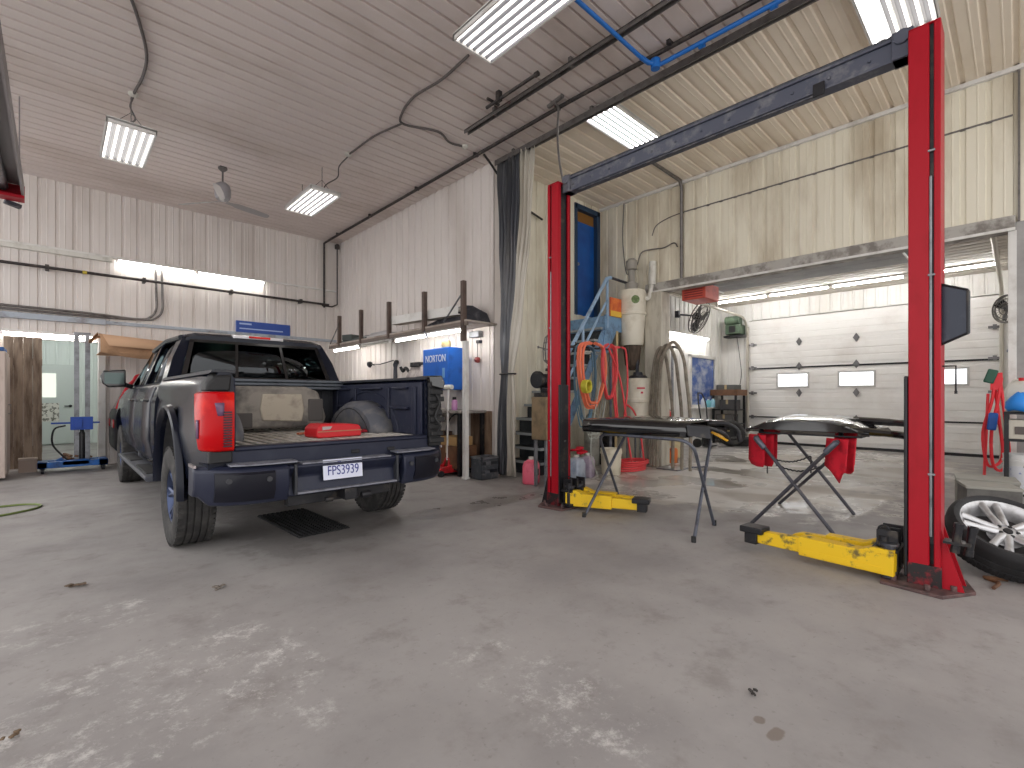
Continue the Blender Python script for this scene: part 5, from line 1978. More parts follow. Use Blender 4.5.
# floor jack
fj = thing('floor_jack', 'red trolley jack on the floor with its tall white handle upright, under the bench end', 'jack', (4.66, 6.40, 0))
q = MB()
q.loft([[(-.30, y, .05), (-.30, y, .12), (-.05, y, .17), (.18, y, .15), (.30, y, .09), (.30, y, .05)] for y in (-.13, -.10)])
q.loft([[(-.30, y, .05), (-.30, y, .12), (-.05, y, .17), (.18, y, .15), (.30, y, .09), (.30, y, .05)] for y in (.10, .13)])
q.bb(-.2, .12, -.10, .10, .07, .13)
q.tube([(-.08, -.08, .12), (-.03, -.04, .26), (-.03, .04, .26), (-.08, .08, .12)], .022, 8)
q.tube([(.0, 0, .13), (.26, 0, .19)], .035, 8)
q.build('frame', mat('jack_red', (196, 36, 44), .4, 0, (90, 30, 32), 8, .5, .7), fj, bevel=.006)
for x, r in ((-.27, .05), (.26, .045)):
    for y in (-.15, .15):
        q = MB()
        q.cyl((x, y - .025, r), (x, y + .025, r), r, n=18)
        q.build('roller', BLACKM, fj)
q = MB()
q.lathe([(0, .19), (.05, .19), (.06, .215), (0, .215)], Matrix.Translation((.26, 0, 0)), 16)
q.build('saddle', BLACKM, fj)
q = MB()
q.cyl((-.04, 0, .24), (-.02, .0, 1.38), .018, n=10)
q.build('handle', WHITE, fj)
q = MB()
q.tube([(-.02, -.10, 1.42), (-.02, .10, 1.42)], .04, 8)
q.build('handle_grip', WHITEP, fj)
# crates beside the curtain
def crate(loc, label, m):
    t = thing('storage_crate', label, 'crate', loc, .0)
    q = MB()
    w, d, h = .34, .26, .34
    for s in (-1, 1):
        q.bb(s * w / 2, s * (w / 2 - .012), -d / 2, d / 2, 0, h)
        q.bb(-w / 2, w / 2, s * d / 2, s * (d / 2 - .012), 0, .10)
        q.bb(-w / 2, w / 2, s * d / 2, s * (d / 2 - .012), .15, .22)
        q.bb(-w / 2, w / 2, s * d / 2, s * (d / 2 - .012), .27, h)
    q.bb(-w / 2, w / 2, -d / 2, d / 2, 0, .012)
    q.build('crate_body', m, t, bevel=.004)
    q = MB()
    for s in (-1, 1):
        q.bb(-w / 2 - .012, w / 2 + .012, s * (d / 2 + .012), s * (d / 2 - .014), h - .025, h + .004)
        q.bb(s * (w / 2 + .012), s * (w / 2 - .014), -d / 2 - .012, d / 2 + .012, h - .025, h + .004)
    q.build('rim', GALV, t)
    q = MB()
    for k in range(5):
        q.box((rnd.uniform(-.1, .1), rnd.uniform(-.07, .07), .06 + .045 * k), (.15, .1, .04), (0, rnd.uniform(-.2, .2), rnd.uniform(0, 3)))
    o = q.build('crate_content', mat('content_grey', (96, 98, 104), .6) if 'content_grey' not in bpy.data.materials else bpy.data.materials['content_grey'], t)
    return t
crate((4.84, 5.72, 0), 'dark grey slotted crate on the floor between the white post and the curtain', mat('crate_dark', (64, 68, 74), .6, 0, (110, 110, 112), 8, .5, .7))
rw_ = thing('pull_switch', 'small red knob on a cord hanging on the partition wall beside the white post', 'switch', (5.12, 6.24, 1.9))
q = MB()
q.lathe([(0, -.07), (.04, -.06), (.055, -.02), (.04, .02), (0, .03)], None, 14)
q.build('knob', mat('knob_red', (130, 50, 50), .5), rw_)
q = MB()
q.tube([(0, 0, .02), (0, 0, .28)], .006, 6)
q.bb(-.0, .07, -.04, .04, .26, .31)
q.build('cord', BLACKM, rw_)
q = MB()
q.bb(5.08, 5.178, 6.16, 6.42, 2.26, 2.36)
tag(q.build('junction_box', GALV, None, bevel=.008), 'grey junction box on the partition wall at the end of the lit strip lights', 'box')

# ================================================================= STAIRS AND LANDING
sr = thing('staircase', 'dark steel stairs with pale blue handrail along the rear wall behind the far lift post', 'stairs', (6.0, 5.5, 0))
S = Vector((6.0, 5.5, 0))
NS = 11
for i in range(NS):
    x0 = 5.50 + max(0, i - 2) * .195
    z = (i + 1) * .228
    q = MB()
    q.bb(x0 - S.x, x0 + .30 - S.x, 5.16 - S.y, 5.90 - S.y, z - .035, z)
    q.bb(x0 + .27 - S.x, x0 + .285 - S.x, 5.16 - S.y, 5.90 - S.y, z, z + .18)
    o = q.build('step', mat('step_dark', (44, 50, 56), .6, 0, (70, 74, 78), 6, .5, .7) if i == 0 else bpy.data.materials['step_dark'], sr, bevel=.003)
    q = MB()
    q.bb(x0 - .006 - S.x, x0 + .012 - S.x, 5.155 - S.y, 5.905 - S.y, z - .04, z + .002)
    q.bb(x0 - .006 - S.x, x0 + .30 - S.x, 5.145 - S.y, 5.157 - S.y, z - .04, z + .002)
    q.build('nosing', mat('nosing_grey', (150, 156, 158), .5) if i == 0 else bpy.data.materials['nosing_grey'], o)
q = MB()
for y in (5.145, 5.91):
    q.prism([(5.92 - S.x, .62), (6.04 - S.x, .50), (7.20 - S.x, 2.36), (7.20 - S.x, 2.62)], 'y', y - .012 - S.y, y + .012 - S.y)
q.build('stringer', BLUES, sr, bevel=.004)
q = MB()
q.bb(5.62 - S.x, 5.98 - S.x, 5.30 - S.y, 5.88 - S.y, .0, .19)
q.build('base_plinth', bpy.data.materials['step_dark'], sr)
q = MB()
q.bb(7.15 - S.x, 8.1 - S.x, 5.12 - S.y, 5.92 - S.y, 2.68, 2.72)
q.bb(7.15 - S.x, 8.1 - S.x, 5.10 - S.y, 5.14 - S.y, 2.46, 2.74)
q.bb(7.13 - S.x, 7.17 - S.x, 5.10 - S.y, 5.92 - S.y, 2.46, 2.70)
q.prism([(7.15 - S.x, 2.47), (7.50 - S.x, 2.47), (7.22 - S.x, 2.05), (7.05 - S.x, 2.0)], 'y', 5.11 - S.y, 5.13 - S.y)
q.build('landing', BLUES, sr, bevel=.004)
q = MB()
q.tube([(5.75 - S.x, 5.10 - S.y, 1.50), (7.17 - S.x, 5.10 - S.y, 3.38), (7.30 - S.x, 5.10 - S.y, 3.42)], .032, 8)
q.tube([(5.80 - S.x, 5.10 - S.y, 1.15), (7.15 - S.x, 5.10 - S.y, 2.95)], .022, 8)
for x, z0, z1 in ((5.84, .62, 1.62), (6.50, 1.4, 2.5), (7.20, 2.5, 3.38)):
    q.bb(x - .02 - S.x, x + .02 - S.x, 5.09 - S.y, 5.12 - S.y, z0, z1)
q.build('handrail', mat('rail_blue', (148, 176, 204), .45, 0, (110, 130, 150), 6, .5, .7), sr)
q = MB()
q.tube([(7.28 - S.x, 5.10 - S.y, 3.42), (8.0 - S.x, 5.10 - S.y, 3.40)], .026, 8)
q.tube([(7.62 - S.x, 5.10 - S.y, 2.74), (7.98 - S.x, 5.10 - S.y, 3.38)], .022, 8)
q.build('guard_rail', STEEL, sr)
os_ = thing('notice_panel', 'small orange and yellow notice hung on the landing front beside the upper white vacuum', 'sign', (7.42, 5.08, 2.72))
q = MB()
q.bb(-.17, .17, -.01, .015, 0, .34)
q.build('panel_board', mat('notice_orange', (226, 122, 60), .6, 0, (200, 84, 50), 5, .45, .6), os_, bevel=.003)
q = MB()
q.bb(-.17, .17, -.016, -.0101, 0, .10)
q.build('yellow_band', mat('notice_yellow', (230, 186, 70), .6), os_)

# pedestal grinder behind the post
pg = thing('bench_grinder', 'old pedestal grinder on a tan steel stand, just left of the far lift post', 'grinder', (5.06, 4.62, 0))
q = MB()
q.bb(-.17, .17, -.14, .14, .66, 1.26)
q.build('stand_cabinet', mat('stand_tan', (140, 120, 92), .6, .1, (98, 86, 66), 5, .45, .7), pg, bevel=.01)
q = MB()
for x in (-.12, .12):
    for y in (-.1, .1):
        q.bb(x - .02, x + .02, y - .02, y + .02, 0, .66)
q.build('leg', GALV, pg, bevel=.003)
q = MB()
q.bb(-.16, .10, -.1, .1, 1.26, 1.32)
q.cyl((-.12, 0, 1.50), (.16, 0, 1.50), .085, n=20)
q.bb(-.06, .06, -.07, .07, 1.32, 1.45)
for x in (-.19, .19):
    q.cyl((x - .028, 0, 1.50), (x + .028, 0, 1.50), .12, n=22)
q.tube([(-.22, -.12, 1.38), (-.1, -.14, 1.36), (.1, -.14, 1.36)], .014, 6)
q.bb(-.10, .12, -.12, -.06, 1.62, 1.66)
q.build('motor', BLACKM, pg, bevel=.006)
cl_ = thing('caged_lamp', 'grey wire caged work lamp on the far lift post above the grinder', 'lamp', (5.02, 4.52, 1.72))
q = MB()
for k in range(8):
    a = 2 * PI * k / 8
    q.tube([(.03 * math.cos(a), .03 * math.sin(a), 0), (.085 * math.cos(a), .085 * math.sin(a), .05), (.10 * math.cos(a), .10 * math.sin(a), .2), (.07 * math.cos(a), .07 * math.sin(a), .37), (.02 * math.cos(a), .02 * math.sin(a), .42)], .008, 5)
for r, z in ((.085, .05), (.10, .2), (.09, .30)):
    q.tube([(r * math.cos(2 * PI * i / 18), r * math.sin(2 * PI * i / 18), z) for i in range(18)], .005, 5, closed=True)
q.tube([(-.05, 0, .2), (-.24, 0, .22)], .008, 6)
q.lathe([(0, 0), (.012, .01), (.016, .03), (0, .04)], Matrix.Translation((-.24, 0, .20)), 8)
q.build('cage', CONDUIT, cl_)
q = MB()
q.lathe([(0, .06), (.04, .08), (.055, .18), (.05, .28), (.04, .36), (0, .40)], None, 16)
q.build('bulb_cover', mat('lamp_cover_pale', (200, 202, 200), .2), cl_)
q = MB()
q.tube([(0, 0, .0), (0, 0, -.12)], .02, 8)
q.build('lamp_arm', BLACKM, cl_)

# ================================================================= JUGS AND PAILS BY THE LIFT
def jug(loc, rz, liquid, label, s=1.0, capm=None):
    t = thing('jug', label, 'jug', loc, rz, 'jugs and pails beside the far lift post')
    q = MB()
    w, d, h = .105 * s, .085 * s, .28 * s
    def ring(z, k):
        return [(w * k * c, d * k * e, z) for c, e in ((-1, -.7), (-.75, -1), (.75, -1), (1, -.7), (1, .7), (.75, 1), (-.75, 1), (-1, .7))]
    q.loft([ring(0, .93), ring(.015, 1), ring(h * .72, 1), ring(h * .9, .82), ring(h, .40)])
    q.build('jug_body', liquid, t, bevel=.006, smooth=50)
    q = MB()
    q.cyl((0, 0, h - .005), (0, 0, h + .03 * s), .03 * s, n=14)
    q.build('cap', capm or WHITEP, t)
    q = MB()
    q.tube(smoothline([(w * .1, 0, h), (w * .5, 0, h + .01), (w * .82, 0, h * .88), (w * .95, 0, h * .62)], 5), .012 * s, 7)
    q.build('handle', liquid, t)
    return t
PINKJ = mat('jug_pink', (236, 108, 132), .35, 0, (210, 70, 100), 5, .45, .65)
BLUEJ = mat('jug_bluish', (164, 174, 188), .35, 0, (120, 134, 156), 4, .42, .6)
VIOJ = mat('jug_violet', (176, 164, 178), .35, 0, (140, 124, 146), 4, .42, .6)
jg = jug((5.05, 4.92, 0), .5, PINKJ, 'pink chemical jug on the floor at the foot of the stairs', 1.25)
q = MB()
q.box((-.04, -.11, .17), (.12, .006, .09))
q.build('label_patch', mat('label_dark', (60, 24, 34), .5), jg)
jug((5.72, 4.62, 0), .2, BLUEJ, 'bluish white jug behind the far post, left of the violet one', 1.25)
jug((6.12, 4.72, 0), .4, VIOJ, 'pale violet jug between the bluish jug and the white pail', 1.2)
jug((5.48, 4.80, 0), -.3, WHITEP, 'white jug right behind the far lift post', 1.15)
def pail(loc, label, m, h=.36, r=.145, bands=None, content=None):
    t = thing('pail', label, 'pail', loc)
    q = MB()
    q.lathe([(0, 0), (r * .88, 0), (r * .9, .01), (r * .98, h * .8), (r * 1.05, h * .8), (r * 1.05, h * .86), (r, h * .87), (r * 1.03, h), (r * .97, h), (r * .84, .03), (0, .03)], None, 32)
    q.build('pail_body', m, t, smooth=45)
    q = MB()
    q.tube([(r * 1.06 * math.cos(a), r * 1.06 * math.sin(a) * .3 - r * .9 * 0 - .02, h * .82 - r * 1.0 * math.sin(a)) for a in [PI * i / 14 for i in range(15)]], .004, 5)
    q.build('bail_handle', GALV, t)
    if bands:
        q = MB()
        q.lathe([(r * .915, h * .15), (r * .985, h * .15), (r * 1.0, h * .7), (r * .93, h * .7)], None, 32, closed=True)
        q.build('pail_label', bands, t)
    return t
pail((6.62, 4.62, 0), 'white pail beside the violet jug, under the left folding stand', mat('pail_cream', (216, 208, 188), .45, 0, (180, 168, 146), 4, .5, .7), .42, .17)
q = MB()
for k in range(6):
    q.box((rnd.uniform(-.1, .1), rnd.uniform(-.07, .07), .03 + .012 * k), (.16, .1, .025), (rnd.uniform(-.3, .3), rnd.uniform(-.3, .3), rnd.uniform(0, 3)))
tag(q.build('shop_rag', REDC, None, bevel=.01), 'crumpled red rags lying on top of the jugs behind the far post', 'rag', None, (5.80, 4.64, .385))

# ================================================================= HOSES
HOR = mat('hose_red', (222, 72, 76), .5)
HOO = mat('hose_orange', (232, 118, 84), .5)
HOT = mat('hose_teal', (96, 130, 150), .5)
HOG = mat('hose_pale', (176, 180, 172), .5)
HOY = mat('hose_yellow', (206, 196, 60), .5)
hk = thing('hose_rack', 'steel rail with hooks for coiled hoses, below the stair landing', 'rack', (6.38, 4.95, 0))
q = MB()
q.tube([(-.55, 0, 2.06), (.75, 0, 2.10)], .02, 8)
q.tube([(-.50, .0, 0), (-.50, .0, 2.06)], .022, 8)
q.tube([(.70, .0, 0), (.70, .0, 2.10)], .022, 8)
for x in (-.50, .70):
    q.bb(x - .12, x + .12, -.12, .12, 0, .012)
q.build('rack_frame', STEELB, hk)
for x in (-.42, -.02, .22, .5):
    q = MB()
    q.tube(smoothline([(x, 0, 2.08), (x, -.08, 2.07), (x, -.12, 2.09), (x, -.12, 2.13)], 4), .009, 6)
    q.build('hook', BLACKM, hk)
def hanging(name, x0, x1, top, bot, y, n, r, m, label, seed, tail=None):
    rr = random.Random(seed)
    q = MB()
    for k in range(n):
        a, b = x0 + rr.uniform(-.03, .03), x1 + rr.uniform(-.03, .03)
        z1 = top + rr.uniform(-.02, .02)
        zb = bot + rr.uniform(-.08, .08)
        yy = y - .022 * k
        c = (a + b) / 2
        hw = (b - a) / 2
        pts = [(c - hw * .25, yy, z1 + .03), (a, yy, z1 - .05), (a - .03, yy - .01, (z1 + zb) / 2), (c - hw * .5, yy, zb + .05), (c, yy, zb), (c + hw * .5, yy, zb + .05), (b + .03, yy - .01, (z1 + zb) / 2), (b, yy, z1 - .05), (c + hw * .25, yy, z1 + .03)]
        q.tube(smoothline(pts, 5), r, 7)
    if tail:
        q.tube(smoothline(tail, 6), r, 7)
    return tag(q.build(name, m), label, 'hose', 'coiled hoses on the rack')
hanging('air_hose', 5.86, 6.42, 2.07, 1.13, 4.66, 4, .020, HOO, 'orange hose hung in a wide loop on the rack, nearest the far lift post', 1)
hanging('air_hose', 6.36, 6.68, 2.08, 1.30, 4.62, 3, .017, HOR, 'red hose hung in a tight loop in the middle of the rack', 2,
        [(6.52, 4.60, 2.06), (6.80, 4.58, 1.6), (6.98, 4.58, 1.0), (7.10, 4.60, .5), (7.2, 4.58, .06)])
hanging('air_hose', 6.74, 7.08, 2.08, .75, 4.64, 2, .015, HOR, 'long red hose hanging low at the right end of the rack', 3)
hanging('air_hose', 5.98, 6.40, 2.06, .85, 4.84, 4, .010, HOT, 'thin teal hose loops behind the orange hose on the rack', 4)
hanging('air_hose', 6.02, 6.62, 1.95, .66, 4.80, 4, .008, HOG, 'thin pale grey lines tangled on the left of the rack', 5, [(6.3, 4.6, 1.5), (6.1, 4.58, .9), (6.0, 4.56, .4), (6.15, 4.55, .05)])
q = MB()
for k in range(5):
    q.tube([(.07 * math.cos(2 * PI * i / 16), -.02 * k, .09 * math.sin(2 * PI * i / 16)) for i in range(16)], .016, 6, closed=True)
q = q.build('hose_end', HOY)
tag(q, 'small yellow-green coiled hose end beside the orange loop on the rack', 'hose', None, (5.84, 4.56, 1.42))
q = MB()
for k in range(5):
    r = .36 - .02 * (k % 3)
    q.tube([(r * math.cos(2 * PI * i / 30) + .03 * k, r * .62 * math.sin(2 * PI * i / 30), .02 + .032 * k) for i in range(30)], .017, 7, closed=True)
q.tube(smoothline([(.3, -.1, .15), (.42, 0, .35), (.40, .05, .7), (.30, .1, 1.0), (.1, .15, 1.15)], 6), .017, 7)
tag(q.build('coiled_hose', HOR), 'red hose coiled on the floor right of the white pail', 'hose', None, (7.22, 4.66, .0))

# ================================================================= VACUUM UNITS ON THE WALL
VB = mat('vacuum_cream', (222, 216, 200), .4, 0, (196, 186, 164), 4, .5, .75)
va = thing('vacuum_unit', 'white upper central vacuum canister high on the cream wall with a round green mark', 'vacuum', (7.84, 5.0, 2.22))
q = MB()
q.lathe([(0, 0), (.19, 0), (.205, .03), (.235, .55), (.262, .56), (.262, .60), (.245, .61), (.255, .98), (.235, 1.02), (.12, 1.04), (0, 1.04)], None, 36)
q.build('canister', VB, va, smooth=40)
q = MB()
q.lathe([(.10, 1.03), (.115, 1.04), (.115, 1.16), (.06, 1.18), (.06, 1.40), (.10, 1.42), (.10, 1.58), (.06, 1.62), (0, 1.62)], Matrix.Translation((-.02, .0, 0)), 20)
q.build('motor_head', mat('motor_grey', (150, 146, 138), .5), va)
q = MB()
q.tube(smoothline([(.06, -.2, .9), (.12, -.26, .86), (.18, -.28, 1.0), (.20, -.30, 1.3), (.22, -.30, 1.55)], 5), .04, 8)
q.cyl((.20, -.30, 1.12), (.22, -.30, 1.55), .07, n=14)
q.build('exhaust_pipe', WHITEP, va)
q = MB()
MM = Matrix.Rotation(math.radians(226), 4, 'Z') @ Matrix.Translation((.252, 0, .82)) @ Matrix.Rotation(PI / 2, 4, 'Y')
q.lathe([(0, .004), (.075, .002), (.075, -.004), (0, -.004)], MM, 20)
q.build('round_mark', mat('mark_green', (116, 140, 88), .5, 0, (90, 110, 60), 20, .45, .55), va)
q = MB()
q.lathe([(.16, 0), (.17, -.05), (.13, -.36), (.05, -.46), (0, -.46)], None, 20)
q.build('filter_cone', mat('filter_brown', (92, 78, 66), .85, 0, (60, 50, 44), 6, .45, .65, stretch=(5, 5, .6)), va)
vb = thing('vacuum_unit', 'cream lower vacuum canister with a small red mark, under the upper one', 'vacuum', (7.84, 4.88, .70))
q = MB()
q.lathe([(0, 0), (.20, 0), (.21, .03), (.235, .46), (.27, .47), (.27, .52), (.255, .53), (.255, .84), (.22, .90), (.10, .92), (0, .92)], None, 36)
q.build('canister', VB, vb, smooth=40)
q = MB()
q.lathe([(.16, .88), (.17, .93), (.14, .96), (.10, .95), (.08, 1.02), (0, 1.02)], None, 22)
q.tube(smoothline([(-.03, 0, .98), (-.05, -.02, 1.08), (-.02, 0, 1.2), (.0, .02, 1.32)], 5), .03, 8)
q.build('motor_head', STEEL, vb)
q = MB()
for a, w, z, hh in ((224, .14, .72, .03), (228, .04, .64, .035)):
    q.box((.262 * math.cos(math.radians(a)), .262 * math.sin(math.radians(a)), z), (.006, w, hh), (0, 0, math.radians(a)))
q.build('red_mark', mat('mark_red', (190, 40, 60), .5), vb)
q = MB()
for x, y in ((-.14, -.14), (.14, -.14), (-.14, .14), (.14, .14)):
    q.cyl((x, y, 0), (x, y, -.70), .018, n=8)
q.lathe([(.2, -.05), (.22, -.05), (.22, 0), (.2, 0)], None, 24, closed=True)
q.build('leg', GALV, vb)
q = MB()
q.tube(smoothline([(7.30, 5.0, .01), (7.31, 4.99, 1.2), (7.32, 4.98, 2.44)], 3), .022, 8)
tag(q.build('standpipe', mat('pole_tan', (186, 164, 120), .5)), 'thin tan vertical pipe from the floor to the landing, left of the vacuums', 'pipe')
q = MB()
for k in range(3):
    q.bb(-.14 + .1 * k, -.06 + .1 * k, -.1, .1, 0, .5 + .18 * k)
q.bb(-.2, .2, -.12, .12, .5, .54)
o = q.build('parts_clutter', BLACKM, None, bevel=.01)
tag(o, 'dark upright hardware standing on the floor between the hose rack and the vacuums', 'hardware', None, (7.5, 5.3, 0))
q = MB()
q.lathe([(0, 0), (.13, 0), (.14, .03), (.14, .86), (.07, .95), (.03, .97), (0, .97)], None, 24)
o = q.build('gas_bottle', mat('gas_grey', (160, 160, 150), .5, 0, (110, 108, 100), 5, .45, .7))
tag(o, 'pale grey gas bottle under the landing behind the red hoses', 'gas bottle', None, (7.20, 5.45, 0))

# big grey suction hoses draped over a stand by the column
hs = thing('hose_stand', 'steel stand by the cream column carrying draped grey suction hoses', 'stand', (7.86, 4.2, 0))
q = MB()
q.tube([(.0, 0, .02), (.0, 0, 2.12)], .022, 8)
q.bb(-.2, .2, -.2, .2, 0, .02)
q.tube(arc((0, 0, 1.94), .20, 0, PI, 10, 'yz'), .02, 8)
q.build('stand_pole', GALV, hs)
SUC = mat('suction_grey', (142, 134, 120), .6, 0, (108, 100, 88), 8, .45, .65, bump=.4, bscale=30)
for i, (y0, y1, zt, lbl) in enumerate(((4.58, 4.20, 2.14, 'grey suction hose loop, leftmost on the stand by the column'), (4.47, 4.00, 2.17, 'grey suction hose loop, middle one on the stand by the column'), (4.36, 3.82, 2.20, 'grey suction hose loop, rightmost on the stand by the column'))):
    q = MB()
    c = (y0 + y1) / 2
    x = 7.80 - .065 * i
    q.tube(smoothline([(x - .02, y0 + .02, .03), (x, y0 + .02, .8), (x, y0 - .02, 1.5), (x, y0 - .08, 1.95), (x, c, zt), (x, y1 + .09, 1.95), (x, y1 + .02, 1.5), (x, y1 - .04, .9), (x - .02, y1 - .05, .03)], 6), .028, 9)
    tag(q.build('suction_hose', SUC), lbl, 'hose', 'suction hoses by the column')
fe = thing('fire_extinguisher', 'small red fire extinguisher low in the wash bay, seen through the suction hoses', 'fire extinguisher', (9.35, 5.1, .55))
q = MB()
q.lathe([(0, 0), (.07, 0), (.08, .02), (.08, .36), (.04, .44), (.02, .46), (0, .46)], None, 20)
q.build('cylinder', REDP, fe)
q = MB()
q.bb(-.05, .05, -.015, .015, .46, .50)
q.tube(smoothline([(.03, 0, .46), (.1, 0, .42), (.1, 0, .2)], 4), .01, 6)
q.build('valve', BLACKM, fe)
dm = thing('drum', 'cream drum standing in the wash bay behind the column', 'drum', (9.35, 5.1, 0))
q = MB()
q.lathe([(0, 0), (.26, 0), (.27, .02), (.27, .26), (.28, .27), (.27, .28), (.27, .54), (.25, .55), (0, .55)], None, 28)
q.build('drum_body', mat('drum_cream', (214, 200, 160), .5, 0, (170, 150, 110), 4, .5, .7), dm)
q = MB()
q.cyl((.12, 0, .55), (.12, 0, .57), .03, n=12)
q.build('bung', BLACKM, dm)
oc = thing('solvent_can', 'orange and white can on the wash bay floor beside the column', 'can', (8.62, 4.62, 0))
q = MB()
q.lathe([(0, 0), (.11, 0), (.11, .25), (.09, .28), (0, .28)], None, 22)
q.build('can_body', mat('can_orange', (220, 116, 50), .45, 0, (90, 60, 46), 6, .5, .65), oc)
q = MB()
q.cyl((0, 0, .28), (0, 0, .31), .04, n=14)
q.build('cap', WHITEP, oc)

# ================================================================= WASH BAY FURNISHINGS
wi = MB()
for a, b, c, d_ in ((11.92, 12.0, 1.0, 2.38), (13.36, 13.44, 1.0, 2.38), (11.92, 13.44, .98, 1.06), (11.92, 13.44, 2.30, 2.38)):
    wi.bb(a, b, 5.86, 5.935, c, d_)
wi.bb(11.88, 13.48, 5.78, 5.935, .94, .98)
wi = struct('window_1', wi, WHITE, bevel=.005)
q = MB()
q.bb(12.0, 13.36, 5.90, 5.915, 1.06, 2.30)
q.build('window_pane', mat('pane_blue', (64, 96, 168), .15, 0, (170, 180, 204), 2.6, .45, .65, stretch=(1, 1, 1.6)), wi)
for x, h, c, l_ in ((12.55, .26, (200, 206, 214), 'small white bottle on the sill of the bluish window'), (12.85, .22, (120, 190, 200), 'small teal bottle on the sill of the bluish window'), (13.12, .24, (150, 200, 220), 'small pale blue bottle on the sill of the bluish window')):
    t = thing('sill_bottle', l_, 'bottle', (x, 5.82, .98), 0, 'bottles on the window sill')
    q = MB()
    q.lathe([(0, 0), (.06, 0), (.065, .02), (.065, h * .7), (.03, h * .9), (0, h * .9)], None, 16)
    q.build('bottle_body', mat('sill_bottle_' + str(int(x * 100)), c, .3), t)
    q = MB()
    q.cyl((0, 0, h * .9), (0, 0, h), .025, n=10)
    q.build('cap', WHITEP, t)
def cage_fan(loc, R, face, label, base):
    t = thing('wall_fan', label, 'fan', loc)
    z = Vector(face).normalized()
    x = Vector((0, 0, 1)).cross(z).normalized()
    M = FR((0, 0, 0), x, z.cross(x))
    q = MB()
    q.M = M
    for r, d in ((1, 0), (1, -.18), (.72, .05), (.42, .07), (.97, .03)):
        q.tube([(R * r * math.cos(2 * PI * i / 28), R * r * math.sin(2 * PI * i / 28), R * d) for i in range(28)], .009 if r < .99 else .014, 5, closed=True)
    for k in range(20):
        a = 2 * PI * k / 20
        q.tube([(R * math.cos(a), R * math.sin(a), -R * .18), (R * math.cos(a), R * math.sin(a), 0), (.12 * R * math.cos(a), .12 * R * math.sin(a), R * .08)], .004, 4)
    q.build('cage', CONDUIT, t)
    q = MB()
    q.M = M
    q.lathe([(0, -R * .5), (R * .22, -R * .45), (R * .24, -R * .1), (R * .12, R * .04), (0, R * .06)], None, 20)
    for k in range(3):
        a = 2 * PI * k / 3 + .3
        mm = Matrix.Rotation(a, 4, 'Z')
        q.loft([[mm @ Vector((rr, -w, -.03 - .02 * s_)), mm @ Vector((rr, w, -.03 + .03 * s_)), mm @ Vector((rr, w, -.025 + .03 * s_)), mm @ Vector((rr, -w, -.025 - .02 * s_))] for rr, w, s_ in ((R * .15, R * .12, 1), (R * .5, R * .3, 1.2), (R * .88, R * .28, 1.2))])
    q.build('blade', BLACKM, t)
    q = MB()
    q.tube([tuple(-z * R * .4), base], .022, 8)
    q.bb(base[0] - .05, base[0] + .05, base[1] - .05, base[1] + .05, base[2] - .08, base[2] + .08)
    q.build('wall_arm', STEEL, t)
    return t
cage_fan((11.5, 5.40, 3.20), .40, (.05, -.9, -.42), 'dark wall fan tilted down above the bluish window in the wash bay', (-.35, .42, .1))
cage_fan((12.2, .18, 2.82), .24, (-.7, .7, 0), 'grey cage fan on the right side wall of the wash bay', (.25, -.5, .05))
gh = thing('door_operator', 'green electric door operator high on the wall left of the overhead door', 'motor', (13.75, 5.48, 2.92))
q = MB()
q.bb(-.16, .22, -.2, .2, .08, .34)
q.cyl((-.1, -.18, .46), (-.1, .2, .46), .12, n=20)
q.bb(-.02, .18, -.14, .12, .34, .56)
q.build('motor_housing', mat('operator_green', (92, 112, 92), .5, .1, (60, 74, 62), 6, .5, .7), gh, bevel=.015)
q = MB()
q.bb(-.12, .23, -.26, .26, .0, .05)
q.bb(-.20, -.16, -.08, .08, .12, .30)
q.build('mount_bracket', BLACKM, gh)
q = MB()
q.tube(smoothline([(-.1, -.1, .0), (-.08, -.16, -.5), (0, -.18, -1.0), (.1, -.1, -1.35)], 6), .01, 6)
q.build('control_cord', BLACKM, gh)
sf = thing('shelf_unit', 'dark shelf unit with a brown top board, left of the overhead door', 'shelf', (13.45, 5.52, 0))
q = MB()
for x in (-.28, .28):
    for y in (-.3, .3):
        q.bb(x - .025, x + .025, y - .025, y + .025, 0, 1.36)
for z in (.12, .52, .90):
    q.bb(-.3, .3, -.33, .33, z, z + .025)
q.build('shelf_frame', BLACKM, sf)
q = MB()
q.bb(-.33, .33, -.37, .37, 1.30, 1.46)
q.build('top_board', BROWN, sf, bevel=.008)
for (x, y, z, s, c, l_) in ((-.05, -.1, .145, (.4, .35, .30), (62, 62, 64), 'dark grey box on the bottom level of the shelf unit'), (.0, .05, .545, (.42, .44, .24), (96, 94, 92), 'grey box on the middle level of the shelf unit'),
                            (-.04, -.05, .925, (.4, .4, .26), (74, 72, 72), 'dark box on the upper level of the shelf unit'), (0, 0, 1.46, (.42, .5, .13), (84, 86, 84), 'low dark tray on the brown top of the shelf unit')):
    carton((13.45 + x, 5.52 + y, z), s, l_, m=mat('shelf_box_%d' % int(z * 100), c, .7), grp='boxes on the shelf unit')
def tyre(loc, tilt, rz, label):
    q = MB()
    q.lathe([(.20, -.07), (.24, -.10), (.29, -.105), (.32, -.085), (.325, -.03), (.318, -.027), (.318, -.018), (.325, -.015), (.325, .03), (.318, .033), (.318, .04), (.325, .043), (.32, .085), (.29, .105), (.24, .10), (.20, .07), (.215, 0)], None, 44, closed=True)
    o = q.build('tyre', TIREM, None, smooth=40)
    tag(o, label, 'tyre', 'tyres by the shelf unit')
    o.location = loc
    o.rotation_euler = (tilt, 0, rz)
    return o
tyre((12.45, 5.05, .34), 1.25, -.85, 'grey tyre leaning upright in the wash bay right of the bluish window')
tyre((13.0, 4.95, .10), 0, 0, 'tyre lying flat on the wash bay floor in front of the shelf unit')
